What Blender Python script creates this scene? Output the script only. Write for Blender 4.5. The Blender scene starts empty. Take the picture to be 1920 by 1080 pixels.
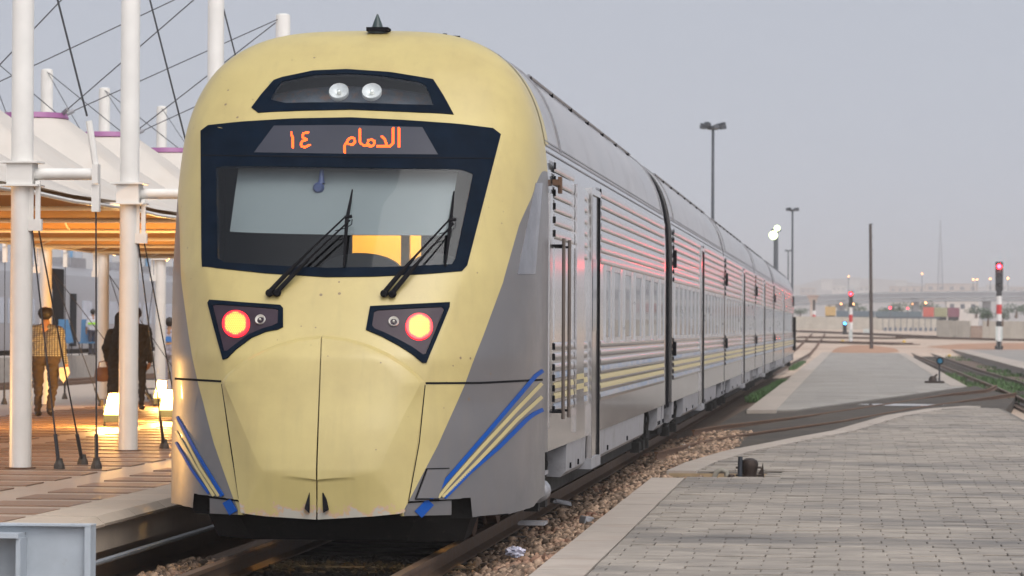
import bpy, bmesh, math, random
import numpy as np
from mathutils import Vector, Matrix
random.seed(7); RNG = np.random.default_rng(7)
S = bpy.context.scene
COL = S.collection

# ------------------------------------------------------------------ camera
F = 6500.0                      # focal length in pixels of a 1920-wide frame
CAM = np.array([0.0, 0.0, 1.78]) # rail top is z = 0, the line runs along +Y
VPX, VPY, ROLL = 1600.0, 618.0, 0.005
_y = np.array([VPX-960, 540-VPY, F]); _y /= np.linalg.norm(_y)
_z = np.array([ROLL, 1.0, -(_y[0]*ROLL+_y[1])/_y[2]]); _z /= np.linalg.norm(_z)
_x = np.cross(_z, _y)            # camera triad (right, up, forward) is left handed
AX = np.array([_x, _y, _z])      # rows: world axes seen in the camera
RGT, UPV, FWD = AX[:, 0], AX[:, 1], AX[:, 2]
cam_d = bpy.data.cameras.new('camera'); cam = bpy.data.objects.new('camera', cam_d); COL.objects.link(cam)
cam_d.sensor_width = 36; cam_d.lens = F/1920*36; cam_d.clip_start = 0.5; cam_d.clip_end = 9000
cam.matrix_world = Matrix(((RGT[0], UPV[0], -FWD[0], CAM[0]), (RGT[1], UPV[1], -FWD[1], CAM[1]),
                           (RGT[2], UPV[2], -FWD[2], CAM[2]), (0, 0, 0, 1)))
cam_d.dof.use_dof = True; cam_d.dof.focus_distance = 28.5; cam_d.dof.aperture_fstop = 6.3
S.camera = cam

# ------------------------------------------------------------------ world, sun, exposure
W = bpy.data.worlds.new('World'); S.world = W; W.use_nodes = True
nt = W.node_tree; nt.nodes.clear()
sky = nt.nodes.new('ShaderNodeTexSky'); sky.sky_type = 'NISHITA'; sky.sun_disc = False
SUN_EL, SUN_AZ = math.radians(60), math.radians(150)
sky.sun_elevation = SUN_EL; sky.sun_rotation = SUN_AZ
sky.air_density = 1.0; sky.dust_density = 3.0; sky.ozone_density = 2.0
tcw = nt.nodes.new('ShaderNodeTexCoord'); spw = nt.nodes.new('ShaderNodeSeparateXYZ'); cbw = nt.nodes.new('ShaderNodeCombineXYZ')
abw = nt.nodes.new('ShaderNodeMath'); abw.operation = 'ABSOLUTE'; mlw = nt.nodes.new('ShaderNodeMath'); mlw.operation = 'MULTIPLY_ADD'; mlw.inputs[1].default_value = .62; mlw.inputs[2].default_value = .38
nt.links.new(tcw.outputs['Generated'], spw.inputs[0]); nt.links.new(spw.outputs[0], cbw.inputs[0]); nt.links.new(spw.outputs[1], cbw.inputs[1])
nt.links.new(spw.outputs[2], abw.inputs[0]); nt.links.new(abw.outputs[0], mlw.inputs[0]); nt.links.new(mlw.outputs[0], cbw.inputs[2]); nt.links.new(cbw.outputs[0], sky.inputs[0])
hs = nt.nodes.new('ShaderNodeHueSaturation'); hs.inputs['Saturation'].default_value = 0.33
bg = nt.nodes.new('ShaderNodeBackground'); bg.inputs['Strength'].default_value = 0.15
wo = nt.nodes.new('ShaderNodeOutputWorld')
nt.links.new(sky.outputs[0], hs.inputs['Color']); nt.links.new(hs.outputs[0], bg.inputs['Color']); nt.links.new(bg.outputs[0], wo.inputs['Surface'])
sd = bpy.data.lights.new('sun', 'SUN'); sun = bpy.data.objects.new('sun', sd); COL.objects.link(sun)
sd.energy = 0.5; sd.angle = math.radians(40); sd.color = (1, 0.93, 0.86)
_sv = Vector((math.sin(SUN_AZ)*math.cos(SUN_EL), math.cos(SUN_AZ)*math.cos(SUN_EL), math.sin(SUN_EL)))
sun.rotation_euler = _sv.to_track_quat('Z', 'Y').to_euler()
HAZE_D = 0.00048
vs = S.view_settings; vs.view_transform = 'Standard'; vs.look = 'None'; vs.exposure = 0.45; vs.gamma = 1.0
vs.use_curve_mapping = False
S.render.engine = 'CYCLES'
S.cycles.use_denoising = True
S.cycles.max_bounces = 5; S.cycles.diffuse_bounces = 2; S.cycles.glossy_bounces = 3; S.cycles.transmission_bounces = 4
S.cycles.transparent_max_bounces = 8; S.cycles.volume_bounces = 0
S.cycles.sample_clamp_indirect = 6.0; S.cycles.caustics_reflective = False; S.cycles.caustics_refractive = False

# ------------------------------------------------------------------ picture <-> place
def ray(u, v):
    d = (u-960)/F*RGT - (v-540)/F*UPV + FWD
    return d/d[1]                                   # scaled so that it advances 1 m along Y
def at(u, v, Y):
    return CAM + ray(u, v)*Y
def gp(u, v, z=0.0):
    d = ray(u, v); return CAM + d*((z-CAM[2])/d[2])
def proj(P):
    q = np.asarray(P) - CAM; f = q@FWD
    return 960+F*(q@RGT)/f, 540-F*(q@UPV)/f
def scale(Y): return F/Y
TY = [-60, 255, 264, 300, 330, 380, 420, 500, 900, 5200]; TZ = [-.32, -.32, -.16, .10, .40, .95, 1.30, 1.92, 2.1, 2.4]
def terrain(Y): return float(np.interp(Y, TY, TZ))
def tp(u, v, dz=0.0):
    """where a line of sight meets the rising yard ground"""
    d = ray(u, v); Ys = np.arange(30, 900, .5); z = CAM[2]+d[2]*Ys; g = np.interp(Ys, TY, TZ); k = np.argmax(z <= g) if (z <= g).any() else np.argmin(z-g)
    p = CAM+d*Ys[k]; p[2] = g[k]+dz; return p

# ------------------------------------------------------------------ scene graph helpers
def tag(o, label=None, cat=None, group=None, kind=None):
    if label: o['label'] = label
    if cat: o['category'] = cat
    if group: o['group'] = group
    if kind: o['kind'] = kind
    return o
def thing(name, loc, label=None, cat=None, group=None, kind=None):
    o = bpy.data.objects.new(name, None); COL.objects.link(o); o.location = tuple(float(c) for c in loc)
    o.empty_display_size = 0.2
    return tag(o, label, cat, group, kind)
def origin(o):
    p = Vector((0, 0, 0))
    while o is not None:
        p += o.location; o = o.parent
    return p
def link(name, mesh, parent=None, loc=(0, 0, 0), rot=None):
    o = bpy.data.objects.new(name, mesh); COL.objects.link(o)
    if parent is not None:
        o.parent = parent
    o.location = loc
    if rot: o.rotation_euler = rot
    return o
class MB:
    """collects faces in world coordinates; build() makes ONE mesh object"""
    def __init__(s): s.v = []; s.f = []; s.m = []
    def add(s, V, Fc, mi=0):
        b = len(s.v); s.v.extend([tuple(map(float, p)) for p in V]); s.f.extend([tuple(i+b for i in f) for f in Fc]); s.m.extend([mi]*len(Fc)); return s
    def box(s, a, b, mi=0):
        x0, y0, z0 = a; x1, y1, z1 = b
        V = [(x0,y0,z0),(x1,y0,z0),(x1,y1,z0),(x0,y1,z0),(x0,y0,z1),(x1,y0,z1),(x1,y1,z1),(x0,y1,z1)]
        return s.add(V, [(0,3,2,1),(4,5,6,7),(0,1,5,4),(1,2,6,5),(2,3,7,6),(3,0,4,7)], mi)
    def cbox(s, c, sz, mi=0): 
        c = np.array(c, float); h = np.array(sz, float)/2; return s.box(c-h, c+h, mi)
    def tube(s, pts, r, n=8, mi=0, cap=True):
        pts = [Vector(tuple(map(float, p))) for p in pts]; rs = r if isinstance(r, (list, tuple)) else [r]*len(pts)
        V = []; Fc = []; a = None
        for i, p in enumerate(pts):
            t = ((pts[min(i+1, len(pts)-1)]-pts[max(i-1, 0)])).normalized()
            if a is None:
                a = t.orthogonal().normalized()
                for ax in (Vector((0, 0, 1)), Vector((0, 1, 0))):
                    if abs(t.dot(ax)) < .9: a = (ax-t*ax.dot(t)).normalized(); break
            else: a = (a-t*a.dot(t)).normalized()
            b = t.cross(a)
            for k in range(n):
                an = 2*math.pi*(k+.5)/n; V.append(p+(a*math.cos(an)+b*math.sin(an))*rs[i])
        for i in range(len(pts)-1):
            for k in range(n):
                Fc.append((i*n+k, i*n+(k+1) % n, (i+1)*n+(k+1) % n, (i+1)*n+k))
        if cap: Fc.append(tuple(range(n-1, -1, -1))); Fc.append(tuple((len(pts)-1)*n+k for k in range(n)))
        return s.add(V, Fc, mi)
    def lathe(s, c, prof, n=16, axis='Z', mi=0):
        V = []; Fc = []
        for r, h in prof:
            for k in range(n):
                an = 2*math.pi*k/n; x, y = r*math.cos(an), r*math.sin(an)
                V.append({'Z': (c[0]+x, c[1]+y, c[2]+h), 'Y': (c[0]+x, c[1]+h, c[2]+y), 'X': (c[0]+h, c[1]+x, c[2]+y)}[axis])
        for i in range(len(prof)-1):
            for k in range(n): Fc.append((i*n+k, i*n+(k+1) % n, (i+1)*n+(k+1) % n, (i+1)*n+k))
        Fc.append(tuple(range(n-1, -1, -1))); Fc.append(tuple((len(prof)-1)*n+k for k in range(n)))
        return s.add(V, Fc, mi)
    def prism(s, poly, z0, z1, mi=0):
        n = len(poly)
        if sum(poly[i][0]*poly[(i+1) % n][1]-poly[(i+1) % n][0]*poly[i][1] for i in range(n)) < 0: poly = poly[::-1]
        V = [(p[0], p[1], z0) for p in poly]+[(p[0], p[1], z1) for p in poly]
        Fc = [tuple(range(n-1, -1, -1)), tuple(range(n, 2*n))]+[(i, (i+1) % n, (i+1) % n+n, i+n) for i in range(n)]
        return s.add(V, Fc, mi)
    def extr(s, prof, y0, y1, mi=0, closed=True, cap=True):
        """profile of (x, z) run along Y"""
        n = len(prof); V = [(p[0], y0, p[1]) for p in prof]+[(p[0], y1, p[1]) for p in prof]
        Fc = [(i, i+n, (i+1) % n+n, (i+1) % n) for i in range(n if closed else n-1)]
        if cap and closed: Fc += [tuple(range(n)), tuple(range(2*n-1, n-1, -1))]
        return s.add(V, Fc, mi)
    def build(s, name, mat, parent=None, smooth=False, loc=None):
        o0 = origin(parent) if parent is not None else Vector(loc or (0, 0, 0))
        me = bpy.data.meshes.new(name)
        me.from_pydata([(a-o0[0], b-o0[1], c-o0[2]) for a, b, c in s.v], [], s.f)
        for m in (mat if isinstance(mat, (list, tuple)) else [mat]): me.materials.append(m)
        if any(s.m): me.polygons.foreach_set('material_index', s.m)
        if smooth: 
            me.polygons.foreach_set('use_smooth', [True]*len(s.f))
            if smooth != 'all':
                try: me.set_sharp_from_angle(angle=math.radians(38))
                except Exception: pass
        me.update()
        return link(name, me, parent, (0, 0, 0) if parent is not None else tuple(o0))
def piece_mesh(mb, name, mat, smooth=False):
    """a mesh built round the origin, to be shared by alike pieces"""
    me = bpy.data.meshes.new(name); me.from_pydata(mb.v, [], mb.f)
    for m in (mat if isinstance(mat, (list, tuple)) else [mat]): me.materials.append(m)
    if any(mb.m): me.polygons.foreach_set('material_index', mb.m)
    if smooth:
        me.polygons.foreach_set('use_smooth', [True]*len(mb.f)); me.set_sharp_from_angle(angle=math.radians(38))
    me.update(); return me
def piece(name, me, parent, loc, rot=None):
    o0 = origin(parent)
    return link(name, me, parent, (float(loc[0])-o0[0], float(loc[1])-o0[1], float(loc[2])-o0[2]), rot)
def copy_tree(o, parent=None, loc=None):
    c = o.copy(); COL.objects.link(c); c.parent = parent
    if loc is not None: c.location = loc
    for ch in o.children: copy_tree(ch, c)
    return c

# ------------------------------------------------------------------ materials
def M(name, col, rough=0.6, metal=0.0, var=0.18, sc=6.0, bump=0.0, bsc=60.0, spec=0.5, stretch=(1, 1, 1), isl=0.0, dirt=None, coat=0.0, wpos=False):
    m = bpy.data.materials.new(name); m.use_nodes = True; n = m.node_tree.nodes; L = m.node_tree.links
    b = n['Principled BSDF']; b.inputs['Roughness'].default_value = rough; b.inputs['Metallic'].default_value = metal
    b.inputs['Specular IOR Level'].default_value = spec
    if coat: b.inputs['Coat Weight'].default_value = coat; b.inputs['Coat Roughness'].default_value = 0.08
    if wpos: src = n.new('ShaderNodeNewGeometry').outputs['Position']
    else: src = n.new('ShaderNodeTexCoord').outputs['Object']
    mp = n.new('ShaderNodeMapping'); mp.inputs['Scale'].default_value = stretch; L.new(src, mp.inputs['Vector'])
    nz = n.new('ShaderNodeTexNoise'); nz.inputs['Scale'].default_value = sc; nz.inputs['Detail'].default_value = 6; nz.inputs['Roughness'].default_value = .62
    L.new(mp.outputs[0], nz.inputs['Vector'])
    mr = n.new('ShaderNodeMapRange'); mr.inputs['From Min'].default_value = .3; mr.inputs['From Max'].default_value = .7
    mr.inputs['To Min'].default_value = 1-var; mr.inputs['To Max'].default_value = 1+var; L.new(nz.outputs['Fac'], mr.inputs['Value'])
    fac = mr.outputs[0]
    if isl:
        g = n.new('ShaderNodeNewGeometry'); oi = n.new('ShaderNodeObjectInfo')
        ad = n.new('ShaderNodeMath'); ad.operation = 'ADD'; L.new(g.outputs['Random Per Island'], ad.inputs[0]); L.new(oi.outputs['Random'], ad.inputs[1])
        fr = n.new('ShaderNodeMath'); fr.operation = 'FRACT'; L.new(ad.outputs[0], fr.inputs[0])
        m2 = n.new('ShaderNodeMapRange'); m2.inputs['To Min'].default_value = 1-isl; m2.inputs['To Max'].default_value = 1+isl; L.new(fr.outputs[0], m2.inputs['Value'])
        mu = n.new('ShaderNodeMath'); mu.operation = 'MULTIPLY'; L.new(fac, mu.inputs[0]); L.new(m2.outputs[0], mu.inputs[1]); fac = mu.outputs[0]
    vm = n.new('ShaderNodeVectorMath'); vm.operation = 'SCALE'; vm.inputs[0].default_value = col; L.new(fac, vm.inputs['Scale'])
    out = vm.outputs[0]
    if dirt:
        dcol, dscale, dlo, dhi, damt = dirt
        dn = n.new('ShaderNodeTexNoise'); dn.inputs['Scale'].default_value = dscale; dn.inputs['Detail'].default_value = 7; dn.inputs['Roughness'].default_value = .65
        L.new(mp.outputs[0], dn.inputs['Vector'])
        dr = n.new('ShaderNodeMapRange'); dr.inputs['From Min'].default_value = dlo; dr.inputs['From Max'].default_value = dhi; dr.inputs['To Max'].default_value = damt
        L.new(dn.outputs['Fac'], dr.inputs['Value'])
        mx = n.new('ShaderNodeMix'); mx.data_type = 'RGBA'; L.new(dr.outputs[0], mx.inputs['Factor']); L.new(out, mx.inputs['A']); mx.inputs['B'].default_value = (*dcol, 1)
        out = mx.outputs['Result']
    L.new(out, b.inputs['Base Color'])
    rr = n.new('ShaderNodeMapRange'); rr.inputs['From Min'].default_value = .3; rr.inputs['From Max'].default_value = .7
    rr.inputs['To Min'].default_value = rough*.85; rr.inputs['To Max'].default_value = min(1, rough*1.15); L.new(nz.outputs['Fac'], rr.inputs['Value']); L.new(rr.outputs[0], b.inputs['Roughness'])
    if bump:
        bn = n.new('ShaderNodeTexNoise'); bn.inputs['Scale'].default_value = bsc; bn.inputs['Detail'].default_value = 4; L.new(mp.outputs[0], bn.inputs['Vector'])
        bp = n.new('ShaderNodeBump'); bp.inputs['Strength'].default_value = 1; bp.inputs['Distance'].default_value = bump; L.new(bn.outputs['Fac'], bp.inputs['Height']); L.new(bp.outputs[0], b.inputs['Normal'])
    return m
def E(name, col, st, sample=False):
    m = bpy.data.materials.new(name); m.use_nodes = True; b = m.node_tree.nodes['Principled BSDF']
    b.inputs['Base Color'].default_value = (*[c*.5 for c in col], 1); b.inputs['Emission Color'].default_value = (*col, 1); b.inputs['Emission Strength'].default_value = st
    b.inputs['Roughness'].default_value = .3
    if not sample: m.cycles.emission_sampling = 'NONE'
    return m
def GLASS(name, tint=(.6, .66, .7), refl=0.12, gl=.9):
    """window pane: see-through with a Fresnel reflection"""
    m = bpy.data.materials.new(name); m.use_nodes = True; n = m.node_tree.nodes; L = m.node_tree.links; n.clear()
    o = n.new('ShaderNodeOutputMaterial'); mx = n.new('ShaderNodeMixShader'); t = n.new('ShaderNodeBsdfTransparent'); g = n.new('ShaderNodeBsdfGlossy')
    t.inputs['Color'].default_value = (*tint, 1); g.inputs['Roughness'].default_value = .03; g.inputs['Color'].default_value = (gl*.92, gl*.96, gl, 1)
    lw = n.new('ShaderNodeLayerWeight'); lw.inputs['Blend'].default_value = .5
    pw = n.new('ShaderNodeMath'); pw.operation = 'POWER'; pw.inputs[1].default_value = 4.0; L.new(lw.outputs['Facing'], pw.inputs[0])
    ad = n.new('ShaderNodeMath'); ad.operation = 'ADD'; ad.inputs[1].default_value = refl; ad.use_clamp = True
    L.new(pw.outputs[0], ad.inputs[0]); L.new(ad.outputs[0], mx.inputs['Fac']); L.new(t.outputs[0], mx.inputs[1]); L.new(g.outputs[0], mx.inputs[2]); L.new(mx.outputs[0], o.inputs['Surface'])
    return m
MT = {}
MT['black'] = M('black_gloss', (.004, .009, .018), .45, var=.25, sc=5, spec=.02, dirt=((.12, .12, .12), 40, .68, .8, .5))
MT['rubber'] = M('black_rubber', (.010, .010, .012), .8, bump=.001, bsc=80, spec=.05)
MT['dark'] = M('dark_underframe', (.011, .010, .009), .85, var=.5, sc=9, bump=.004, bsc=30)
MT['ugrey'] = M('underframe_grey', (.30, .30, .32), .45, .3, var=.15, sc=4, dirt=((.1, .08, .06), 5, .5, .75, .6))
MT['rust'] = M('rusty_steel', (.13, .07, .04), .8, var=.45, sc=12, bump=.002, bsc=60)
MT['railtop'] = M('rail_steel', (.13, .08, .05), .5, .4, var=.3, sc=8)
MT['steel'] = M('brushed_stainless', (.54, .52, .515), .11, .85, var=.07, sc=1.3, stretch=(1, .35, 3), bump=.0009, bsc=1.1, dirt=((.36, .32, .30), 2.2, .5, .75, .4))
MT['steel2'] = M('stainless_rib', (.52, .50, .49), .13, .75, var=.07, sc=2.0, stretch=(1, .8, .6), bump=.0011, bsc=1.7, dirt=((.38, .34, .31), 3, .5, .75, .4))
MT['roof'] = M('dull_steel_roof', (.50, .485, .485), .34, .6, var=.10, sc=1.2, stretch=(1, .5, 1), dirt=((.28, .25, .24), 1.5, .5, .75, .5))
MT['pane'] = M('tinted_pane', (.05, .075, .10), .05, 0, var=.3, sc=.9, bump=.0008, bsc=.8, spec=.6)
MT['white'] = M('white_painted_steel', (.74, .72, .68), .38, var=.06, sc=3, dirt=((.35, .28, .2), 14, .66, .8, .5))
MT['cable'] = M('steel_cable', (.05, .05, .055), .5, .4)
MT['conc'] = M('concrete', (.40, .36, .32), .85, var=.16, sc=5, bump=.003, bsc=45, dirt=((.2, .17, .15), 3, .5, .75, .5))
MT['skin'] = M('skin', (.36, .19, .11), .55, var=.08)
MT['hair'] = M('black_hair', (.012, .01, .009), .6, var=.3, sc=60)
# ================================================================== SETTING: ground, tracks, platforms
MT['sand'] = M('sandy_ground', (.47, .37, .29), .95, var=.22, sc=.12, bump=.01, bsc=8, wpos=True, dirt=((.36, .2, .12), .07, .5, .7, .6))
MT['asph'] = M('old_asphalt', (.050, .040, .030), .9, var=.45, sc=1.2, bump=.004, bsc=70, wpos=True, dirt=((.13, .105, .078), .8, .5, .78, .7), stretch=(1, .5, 1))
MT['slab'] = M('platform_slab', (.15, .132, .115), .95, var=.2, sc=3)
MT['paver'] = M('grey_paver', (.285, .25, .212), .82, var=.26, sc=3.6, stretch=(.55, 1, 1), bump=.003, bsc=50, isl=.10, wpos=True, dirt=((.095, .092, .092), .55, .45, .68, .75))
MT['coping'] = M('coping_stone', (.37, .32, .275), .85, var=.12, sc=2.5, bump=.002, bsc=70, isl=.06, dirt=((.3, .22, .17), 2, .5, .75, .5))
MT['coping2'] = M('pale_coping_stone', (.45, .37, .29), .8, var=.1, sc=2.5, bump=.002, bsc=70, isl=.06, dirt=((.25, .2, .16), 3, .55, .75, .5))
MT['brownslab'] = M('brown_paving', (.235, .145, .095), .5, var=.2, sc=3, bump=.002, bsc=90, isl=.15)
MT['paleslab'] = M('pale_paving', (.40, .31, .235), .45, var=.12, sc=1.5, bump=.001, bsc=60, wpos=True, dirt=((.3, .24, .19), 1.2, .5, .75, .5))
MT['ballast'] = M('ballast_stone', (.255, .175, .120), .92, var=.35, sc=30, isl=.75, dirt=((.5, .22, .14), .9, .55, .7, .35), wpos=True)
MT['ballbed'] = M('ballast_bed', (.13, .09, .065), .95, var=.4, sc=25, bump=.02, bsc=20)
MT['grass'] = M('grass_blades', (.055, .115, .03), .7, var=.3, sc=3, isl=.4)
MT['sleeper'] = M('dark_sleeper', (.07, .06, .05), .9, var=.3, sc=8)

mb = MB(); G = 4200.0
mb.add([(s*G, y, z) for y, z in zip(TY, TZ) for s in (-1, 1)], [(2*i, 2*i+1, 2*i+3, 2*i+2) for i in range(len(TY)-1)])
ground = tag(mb.build('ground', MT['sand']), kind='structure')

XC = -4.01                                              # centre line of the train's track
XL, XR = XC-.752, XC+.752
def rail_prof(x, z=0.0):
    return [(x-.07, z-.16), (x+.07, z-.16), (x+.07, z-.145), (x+.012, z-.12), (x+.012, z-.04), (x+.036, z-.03), (x+.036, z), (x-.036, z), (x-.036, z-.03), (x-.012, z-.04), (x-.012, z-.12), (x-.07, z-.145)]
def rail_path(pts, name, mat, parent, w=.036, h=.16):
    """bent rail through 3D points (top centre)"""
    m = MB(); pts = [np.array(p, float) for p in pts]
    prof = [(-w*1.9, -h), (w*1.9, -h), (w*.4, -h*.8), (w*.4, -h*.25), (w, -h*.2), (w, 0), (-w, 0), (-w, -h*.2), (-w*.4, -h*.25), (-w*.4, -h*.8)]
    V = []; n = len(prof)
    for i, p in enumerate(pts):
        t = pts[min(i+1, len(pts)-1)]-pts[max(i-1, 0)]; t[2] = 0; t /= np.linalg.norm(t); s = np.array([t[1], -t[0], 0])
        for a, b in prof: V.append(p+s*a+np.array([0, 0, b]))
    Fc = [(i*n+k, (i+1)*n+k, (i+1)*n+(k+1) % n, i*n+(k+1) % n) for i in range(len(pts)-1) for k in range(n)]
    Fc += [tuple(range(n)), tuple(range(len(pts)*n-1, (len(pts)-1)*n-1, -1))]
    m.add(V, Fc); return m.build(name, mat, parent)
trk = thing('railway_track', (XC, 20, -.16), 'main railway track with rusty rails that the yellow nosed train stands on', 'railway track')
for x in (XL, XR): MB().extr(rail_prof(x), 12, 251).build('rail', MT['railtop'], trk)
for x in (XL, XR): rail_path([(x, 250+i*12, max(0.0, terrain(250+i*12)+.17)) for i in range(14)], 'rail', MT['rust'], trk, .05)
slp = piece_mesh(MB().box((-1.25, -.12, -.15), (1.25, .12, 0)), 'sleeper', MT['sleeper'])
for i in range(int((60-13)/.62)): piece('sleeper', slp, trk, (XC, 13+i*.62, -.165))
# ballast bed and loose stones
bed = MB()
bp = [(-5.78, -.31), (-5.62, -.24), (-5.0, -.2), (-2.95, -.2), (-2.6, -.10), (-2.25, -.05), (-1.7, -.06), (-1.7, -.31)]
bed.extr(bp, 12, 140)
tag(bed.build('track_bed', MT['ballbed']), kind='structure')
def bed_z(x): return np.interp(x, [p[0] for p in bp[:-1]], [p[1] for p in bp[:-1]])
ico = bmesh.new(); bmesh.ops.create_icosphere(ico, subdivisions=1, radius=1.0); ico.verts.ensure_lookup_table()
IV = np.array([v.co[:] for v in ico.verts]); IF = np.array([[v.index for v in f.verts] for f in ico.faces]); ico.free()
def stones(name, X, Y, Z, R, mat):
    n = len(X); nv = len(IV)
    A = RNG.random((n, 3))*.6+.6; jit = 1+RNG.normal(0, .22, (n, nv, 1)); th = RNG.random(n)*6.283; ph = RNG.normal(0, .5, n)
    P = IV[None]*jit*A[:, None, :]*R[:, None, None]
    c, s = np.cos(ph)[:, None], np.sin(ph)[:, None]; y, z = P[:, :, 1]*c-P[:, :, 2]*s, P[:, :, 1]*s+P[:, :, 2]*c
    c, s = np.cos(th)[:, None], np.sin(th)[:, None]; x = P[:, :, 0]
    P = np.stack([x*c-y*s, x*s+y*c, z], 2)+np.stack([X, Y, Z], 1)[:, None, :]
    me = bpy.data.meshes.new(name); me.vertices.add(n*nv); me.vertices.foreach_set('co', P.ravel())
    fc = (IF[None]+np.arange(n)[:, None, None]*nv).reshape(-1, 3)
    me.loops.add(fc.size); me.loops.foreach_set('vertex_index', fc.ravel()); me.polygons.add(len(fc)); me.polygons.foreach_set('loop_start', np.arange(0, fc.size, 3))
    me.update(calc_edges=True); me.validate(); me.materials.append(mat); return link(name, me)
N = 23000
Yb = 21+RNG.random(N)**1.6*40; Xb = np.where(RNG.random(N) < .74, RNG.uniform(-3.15, -1.75, N), RNG.uniform(-5.72, -3.3, N))
Yb = np.where(Xb < -3.2, 21+RNG.random(N)*8, Yb)
Rb = RNG.uniform(.017, .044, N)*(1+.25*(Yb-21)/40)
keep = np.abs(Xb-XL) > .09; keep &= np.abs(Xb-XR) > .09
inner = keep & (Xb > XL) & (Xb < XR); keep &= ~inner
MT['blackstone'] = M('black_ballast_stone', (.022, .017, .013), .8, var=.4, sc=20, isl=.4)  # stones between the rails, much darker than those beside them
bs2 = stones('ballast', Xb[inner], Yb[inner], bed_z(Xb[inner])+RNG.uniform(-.01, .03, inner.sum()), Rb[inner], MT['blackstone'])
tag(bs2, 'black ballast stones between the rails under the nose', 'ballast', kind='stuff')
MB().box((XL+.08, 12, -.25), (XR-.08, 140, -.19)).build('black_bed', MT['dark'], trk)  # dark strip along the bed between the rails
bs = stones('ballast', Xb[keep], Yb[keep], bed_z(Xb[keep])+RNG.uniform(-.01, .035, keep.sum()), Rb[keep], MT['ballast'])
tag(bs, 'loose tan and reddish ballast stones beside the rails', 'ballast', kind='stuff')

# ---- right-hand platform, cut in two by the asphalt crossing
PZ = .06
def gxy(pts, z=PZ): return [tuple(gp(u, v, z)[:2]) for u, v in pts]
Ledge = gxy([(1222, 895), (1170, 936), (990, 1080)])
farc = [(1250, 882.5), (1285, 867), (1360, 845), (1440, 830), (1490, 820), (1560, 807.5), (1660, 779), (1740, 766), (1810, 761), (1880, 765)]
pit = gxy([(1445, 893.5), (1484, 881)])
rx = gp(1880, 765, PZ)
x0 = gp(990, 1080, PZ); dirn = (np.array(Ledge[2])-np.array(Ledge[1])); Lnear = np.array(Ledge[2])+dirn*1.2
near_poly = [tuple(Lnear), Ledge[2], Ledge[1], Ledge[0], pit[0], pit[1]]+gxy(farc)+[(rx[0]+.1, float(Lnear[1]))]
plat = thing('platform', (0, 24, -.3), 'low grey paved platform in the right foreground', kind='structure')
MB().prism(near_poly, -.3, PZ-.022).build('platform_base', MT['slab'], plat)
def inside(p, poly):
    x, y = p; r = False; n = len(poly)
    for i in range(n):
        (xa, ya), (xb, yb) = poly[i], poly[(i+1) % n]
        if (ya > y) != (yb > y) and x < (xb-xa)*(y-ya)/(yb-ya)+xa: r = not r
    return r
def edge_x(Y):                                            # left edge of the platform
    ys = [Lnear[1], Ledge[2][1], Ledge[1][1], Ledge[0][1]]; xs = [Lnear[0], Ledge[2][0], Ledge[1][0], Ledge[0][0]]
    return float(np.interp(Y, ys, xs))
COPW = .38
# coping stones along the left edge
cs = 1.15; y = float(Lnear[1])
while y < Ledge[0][1]-.05:
    y2 = min(y+cs, Ledge[0][1])
    a, b = edge_x(y), edge_x(y2)
    q = [(a, y+.004), (a+COPW, y+.004), (b+COPW, y2-.004), (b, y2-.004)]
    MB().prism(q, PZ-.16, PZ+random.uniform(-.002, .002)).build('coping_stone', MT['coping'], plat); y = y2
# coping along the crossing
fc = gxy(farc); 
for i in range(len(fc)-2):
    p, q = np.array(fc[i]), np.array(fc[i+1]); t = (q-p)/np.linalg.norm(q-p); nrm = np.array([t[1], -t[0]])
    w = .36; 
    MB().prism([tuple(p), tuple(p+nrm*w), tuple(q+nrm*w-t*.006), tuple(q-t*.006)], PZ-.16, PZ+.002).build('coping_stone', MT['coping'], plat)
BW, BD = .368, .27
bricks = []
pp = [np.array(p) for p in fc]
def dist_curve(c):
    best = 9
    for i in range(len(pp)-1):
        a, b = pp[i], pp[i+1]; t = np.clip(np.dot(c-a, b-a)/np.dot(b-a, b-a), 0, 1); best = min(best, np.linalg.norm(c-a-t*(b-a)))
    return best
ymax = max(p[1] for p in near_poly); row = 0; yy = float(Lnear[1])+.02
while yy < ymax:
    off = (row % 2)*BW/2+random.gauss(0, .012); xx = -6.0+off
    ex = edge_x(yy) if yy < Ledge[0][1] else -9
    while xx < rx[0]-.3:
        c = np.array([xx+BW/2, yy+BD/2])
        if c[0] > ex+COPW-.12 and inside(c, near_poly) and (yy < 38 or dist_curve(c) > .42):
            xl = max(xx, ex+COPW+.01)
            if xx+BW-xl > .06: bricks.append((xl, yy, xx+BW, yy+BD))
        xx += BW
    yy += BD; row += 1
print('pavers', len(bricks))
def paver_geo(mb, x0, y0, x1, y1, z1, z0=PZ-.022, g=.006, b=.006):
    V = []
    for (e, z) in ((g, z0), (g, z1-b*.6), (g+b, z1)):
        V += [(x0+e, y0+e, z), (x1-e, y0+e, z), (x1-e, y1-e, z), (x0+e, y1-e, z)]
    Fc = [(8, 9, 10, 11)]+[(i+4*k, (i+1) % 4+4*k, (i+1) % 4+4*k+4, i+4*k+4) for k in (0, 1) for i in range(4)]
    mb.add(V, Fc)
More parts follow.
